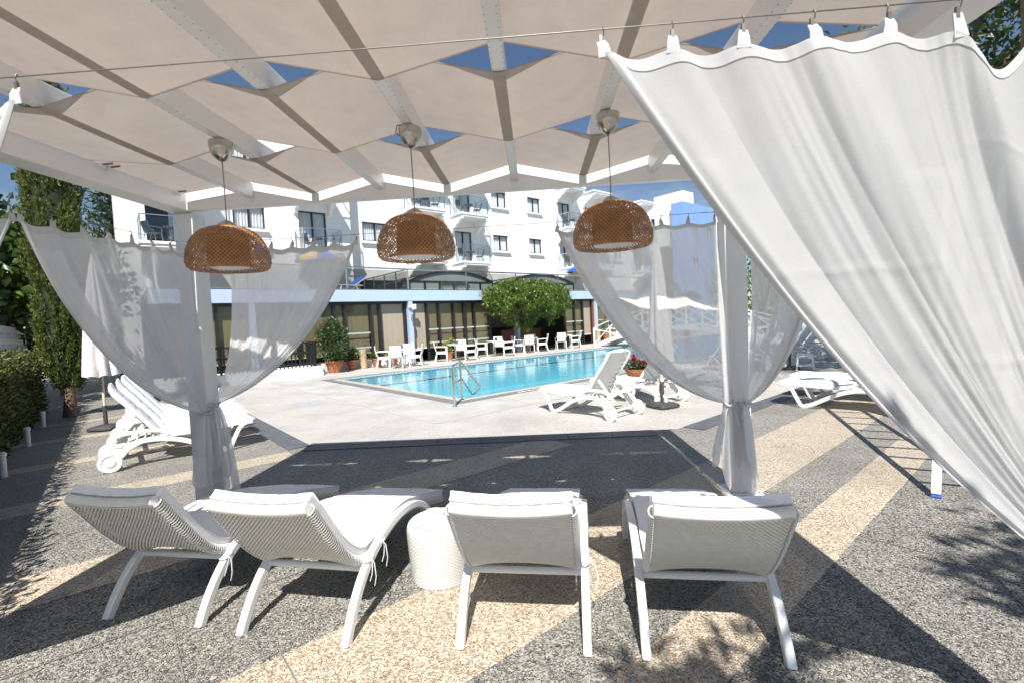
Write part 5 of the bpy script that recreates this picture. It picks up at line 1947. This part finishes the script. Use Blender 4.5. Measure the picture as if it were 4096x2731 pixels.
def palm(label, loc, h, nf, ln, seed):
    t = thing('palm_tree', label, 'palm', loc)
    rg = np.random.default_rng(seed)
    MB().tube([(0, 0, 0), (.05, 0, h * .5), (0, 0, h)], [.2, .15, .14], 12).build('trunk', M['bark'], t, 60)
    PP, DD = [], []
    b = MB()
    for q in range(nf):
        a = 2 * PI * q / nf + rg.uniform(-.2, .2)
        el = rg.uniform(-.1, 1.1)
        pts = []
        for s_ in np.linspace(0, 1, 14):
            r0 = ln * s_ * math.cos(el) * (1 - .15 * s_)
            z0 = h + ln * s_ * math.sin(el) - ln * .75 * s_ ** 2.2
            pts.append(Vector((r0 * math.cos(a), r0 * math.sin(a), z0)))
        b.tube(pts, [.022 * (1 - .8 * s_) for s_ in np.linspace(0, 1, 14)], 5)
        sd = np.array([-math.sin(a), math.cos(a), 0])
        for i in range(1, 13):
            tg_ = np.array(pts[i + 1] - pts[i - 1])
            tg_ /= np.linalg.norm(tg_)
            for sg in (-1, 1):
                for w_ in (0, .33, .66):
                    PP.append(np.array(pts[i]) + tg_ * ln / 13 * w_)
                    DD.append(sd * sg + tg_ * .6 + np.array([0, 0, -.35]) + rg.normal(0, .1, 3))
    leaf_cloud('fronds', np.array(PP), np.array(DD), ln * .26, .03, LEAF['palm'], t, rg)
    b.build('frond_ribs', LEAF['palm'], t)
    return t


palm('palm with dark drooping fronds at the top right corner', (7.0, 7.0, 0), 7.6, 22, 2.3, 85)
palm('palm seen through the right back curtain beyond the pool', Q(27.5, 12.9 + 4.6, 0), 3.6, 18, 1.9, 86)
palm('shorter palm beside the other palm beyond the footbridge', Q(30.5, 17.3, 0), 2.6, 16, 1.7, 87)
broad_tree('leafy green shrub tree behind the no smoking sign', (12.6, 27.0, 0), (2.6, 2.4, 2.2), 2.7, 3600, .22, .10, 83, LEAF['fig'])
broad_tree('broad tree shading the far loungers', (9.3, 11.4, 0), (2.4, 2.2, 1.4), 5.4, 4200, .20, .10, 89, LEAF['big'], .18)
broad_tree('leafy tree beyond the far loungers at the terrace edge', (17.5, 20.5, 0), (3.4, 3.0, 2.2), 3.4, 4200, .26, .12, 91, LEAF['big'], .2)
bt_ = thing('broadleaf_tree', 'open crowned tree standing behind the front loungers', 'tree', (2.9, -2.1, 0))
bushy(bt_, 240, (-2.1, -.1, 5.0), (.55, .42, .5), .20, .09, LEAF['big'], 93, 'crown', 0, .2)
bushy(bt_, 330, (-.05, .62, 5.1), (.62, .42, .5), .20, .09, LEAF['big'], 94, 'crown', 0, .2)
bushy(bt_, 600, (1.4, .2, 5.6), (1.3, 1.0, 1.1), .20, .09, LEAF['big'], 95, 'crown', 0, .3)
MB().tube([(0, 0, 0), (.05, 0, 2.2), (.3, 0, 4.2)], [.12, .10, .06], 10).tube([(.1, 0, 2.6), (-.8, .1, 4.2), (-1.95, .1, 5.0)], [.05, .035, .01], 8).tube([(.2, 0, 3.4), (-.1, .4, 4.5), (-.35, .7, 5.1)], [.045, .03, .01], 8).build('trunk', M['bark'], bt_, 60)

# ================================================================== FENCE, LOW WALL, BRIDGE
lw = thing('low_wall', 'low white rendered wall at the pool house corner carrying the black fence', 'wall', Q(1.2, 17.9, 0), AX)
MB().box(0, 4.72, -.02, .28, 0, .36).build('masonry', M['plaster'], lw, bevel=.01)
MB().box(4.44, 4.72, .285, 1.38, 0, .36).build('return_wall', M['plaster'], lw, bevel=.01)
bf = thing('black_railing', 'black iron railing with upright bars on the low white wall', 'railing', Q(1.2, 17.9, .36), AX)
for z0, z1 in ((.06, .11), (.48, .56), (.84, .90)):
    MB().box(0, 4.60, .11, .15, z0, z1).build('rail', M['black_metal'], bf)
    MB().box(4.56, 4.60, .151, 1.3, z0, z1).build('rail', M['black_metal'], bf)
barme = None
for x in np.arange(.05, 4.6, .13):
    b = MB().box(-.014, .014, .105, .155, 0, .9)
    if barme is None:
        o = b.build('bar', M['black_metal'], bf)
        barme = o.data
    else:
        o = bpy.data.objects.new('bar', barme)
        COL.objects.link(o)
        o.parent = bf
    o.location = (x, 0, 0)
for y in np.arange(.12, 1.2, .13):
    o = bpy.data.objects.new('bar', barme)
    COL.objects.link(o)
    o.parent = bf
    o.location = (4.58, y, 0)
for x in (0.0, 1.5, 3.0):
    MB().box(x - .03, x + .03, .09, .17, 0, .92).build('post', M['black_metal'], bf)
sg = thing('railing_sign', 'narrow pale sign with small dark marks on the corner of the black railing', 'sign', Q(5.72, 18.24, 1.22), AX)
MB().box(.085, .10, -.16, .82, -.055, .035).build('sign_plate', M['sign_white'], sg, bevel=.003)
b = MB()
for y, w_ in ((.28, .05), (.36, .03), (.43, .03), (.50, .03), (.57, .03), (.64, .03), (.72, .04)):
    b.box(.10, .1015, y, y + w_, -.03, .015)
b.build('dark_marks', M['sign_black'], sg)

br_ = thing('footbridge', 'white timber footbridge with cross braced rails arching over the pool', 'footbridge', Q(21.45, 17.4, 0), AX)


def bz(y):
    q = (y + 9.6) / 9.6
    return .06 + .95 * math.sin(PI * min(1, max(0, q))) ** .9


ysb = list(np.linspace(-9.6, 0, 13))
for i in range(12):
    for j in range(4):
        ya = ysb[i] + (ysb[i + 1] - ysb[i]) * j / 4
        yb = ysb[i] + (ysb[i + 1] - ysb[i]) * (j + .93) / 4
        MB().bar((0, ya, bz(ya) + .03), (0, yb, bz(yb) + .03), 1.35, .035).build('deck_board', M['resin'], br_)
for sx in (-.72, .72):
    b = MB()
    b.sweep([(sx, y, bz(y) - .06) for y in ysb], .22, .05, (1, 0, 0))
    b.build('side_beam', M['resin'], br_)
    MB().sweep([(sx, y, bz(y) + .98) for y in ysb], .05, .08, (1, 0, 0)).build('hand_rail', M['resin'], br_)
    for y in ysb[::2]:
        MB().bar((sx, y, bz(y) - .1 if 0 < ysb.index(y) < 12 else 0.0), (sx, y, bz(y) + .96), .075, .075).build('post', M['resin'], br_)
    for i in range(0, 12, 2):
        y0, y1 = ysb[i], ysb[i + 2]
        MB().bar((sx - .015, y0, bz(y0) + .12), (sx - .015, y1, bz(y1) + .92), .03, .055).build('brace', M['resin'], br_)
        MB().bar((sx + .02, y0, bz(y0) + .92), (sx + .02, y1, bz(y1) + .12), .03, .055).build('brace', M['resin'], br_)

# pool handrail
hr = thing('pool_handrail', 'stainless steel handrail standing at the near pool corner over the steps', 'handrail', (-1.65, 9.20, .004))
p1, p2 = Vector((0, 0, 0)), Vector((.02, .82, 0))
b = MB()
b.tube([p1, p1 + Vector((0, 0, .45)), p1 + Vector((0, 0, .78))], .024, 12)
b.build('upright', M['steel'], hr, 40)
MB().tube([p2, p2 + Vector((0, 0, .79))], .024, 12).build('upright', M['steel'], hr, 40)
drop = Vector((.34, .50, 0))
MB().tube([p1 + Vector((0, 0, .78)), p1 + Vector((.0, .03, .80)), p2 + Vector((0, -.02, .82)), p2 + Vector((.02, .03, .80)), p2 + drop + Vector((0, 0, .20)), p2 + drop + Vector((.0, .01, .15)), p2 + drop * .52 + Vector((-.02, .26, .03)), p2 + drop * .48 + Vector((-.02, .25, .05)), p2 + Vector((.02, .02, .44)), p2 + Vector((0, 0, .44)), p1 + Vector((0, 0, .45))], .021, 12).build('hand_loop', M['steel'], hr, 60)
for p in (p1, p2):
    MB().lathe([(.06, 0), (.06, .012), (.03, .022)], 20, tuple(p)).build('flange', M['steel'], hr, 40)

# white depth marks on the coping
for i_, (s_, d_, lb) in enumerate(((8.35, 16.07, 'small white painted depth mark on the far pool coping before the first armchairs'), (13.9, 16.07, 'small white painted depth mark on the far pool coping before the third table'), (7.3, 8.17, 'small white painted depth mark on the near pool coping by the nearest lounger'))):
    dm = thing('depth_mark', lb, 'depth mark', Q(s_, d_, .0105), AX)
    b = MB()
    for x0, y0, x1, y1 in ((-.30, -.07, -.26, .07), (-.26, .07, -.20, -.04), (-.20, -.04, -.14, .07), (-.14, .07, -.10, -.07), (.0, -.07, .05, .07), (.05, .07, .12, -.07), (.2, .06, .32, .06), (.2, -.06, .32, -.06)):
        b.bar((x0, y0, 0), (x1, y1, 0), .03, .003)
    b.build('painted_strokes', M['sign_white'], dm)

# no smoking sign
ns_ = thing('no_smoking_sign', 'white no smoking sign on a short white post behind the right rear post', 'sign', (6.80, 16.0, 0), -.4)
MB().bar((0, 0, 0), (0, 0, 1.02), .10, .05).build('post', M['resin'], ns_)
MB().box(-.17, .17, -.045, -.03, .98, 1.46).build('sign_plate', M['sign_white'], ns_, bevel=.004)
b = MB()
b.tube([(.105 * math.cos(t), -.047, 1.27 + .105 * math.sin(t)) for t in np.linspace(0, 2 * PI, 33)[:-1]], .010, 6, closed=True)
b.bar((-.075, -.048, 1.195), (.075, -.048, 1.345), .012, .018, (0, 1, 0))
b.box(-.07, .05, -.0475, -.046, 1.262, 1.278)
b.box(-.12, .12, -.0475, -.046, 1.06, 1.075)
b.build('pictogram', M['sign_black'], ns_)

# ladder leaning on a neighbouring white post, and its shadow across the paving
npst = thing('white_post', 'white steel post with a short arm standing on the paving beyond the muslin', 'post', (4.98, 5.86, 0))
MB().box(-.06, .06, -.06, .06, 0, 3.2).build('shaft', M['white_steel'], npst, bevel=.008)
MB().box(-.6, .06, -.058, .058, 3.02, 3.14).build('arm', M['white_steel'], npst)
ld = thing('ladder', 'white ladder with blue rubber feet half hidden behind the muslin', 'ladder', (3.19, 3.97, 0))
f0, f1 = Vector((0, 0, .0)), Vector((.40, -.20, 0))
top = Vector((1.55, 1.72, 3.0))
for p in (f0, f1):
    MB().bar(p + Vector((0, 0, .03)), p + top, .06, .03, (.6, .6, -.5)).build('rail', M['white_steel'], ld)
    MB().bar(p, p + top * .012, .062, .036, (.6, .6, -.5)).build('rubber_foot', M['royal'], ld)
for i in range(1, 11):
    q = f0 + top * (i / 11)
    MB().bar(q, q + (f1 - f0), .03, .03).build('rung', M['white_steel'], ld)

# roof aerials and dish
dsh = thing('satellite_dish', 'beige satellite dish on the hotel roof seen through the gap in the shade cloth', 'satellite dish', Q(15.2, 27.2, 11.85), AX + .5)
nn = 20
V = []
for i in range(9):
    r = .62 * i / 8
    for k_ in range(nn):
        a = 2 * PI * k_ / nn
        V.append((r * math.cos(a), .28 * (r / .62) ** 2 - .0, 1.35 + r * math.sin(a) * 1.0))
o = np_mesh('reflector', np.array(V), grid_faces(9, nn, True), M['dish'], dsh, 180)
so = o.modifiers.new('thickness', 'SOLIDIFY')
so.thickness = .02
o.rotation_euler = (0, 0, PI)
MB().tube([(0, .1, 0), (0, .08, 1.3)], .035, 8).build('mast', M['cable'], dsh)
MB().tube([(0, -.28, .8), (0, -.75, 1.1), (0, -.78, 1.3)], .018, 6).build('feed_arm', M['cable'], dsh)
rv = thing('roof_vents', 'cluster of small pipes and a round vent on the hotel roof edge', 'roof vent', Q(13.1, 27.2, 11.85), AX)
MB().lathe([(.16, 0), (.16, .35), (.22, .4), (.1, .55)], 16).build('cowl', M['steel'], rv, 40)
MB().tube([(.5, 0, 0), (.5, 0, .9)], .03, 6).tube([(.75, 0, 0), (.6, 0, .8)], .03, 6).tube([(-.4, 0, 0), (-.4, 0, .6)], .03, 6).build('pipe', M['cable'], rv)
for i_, s_ in enumerate((2.4, 16.9, 7.9)):
    pass
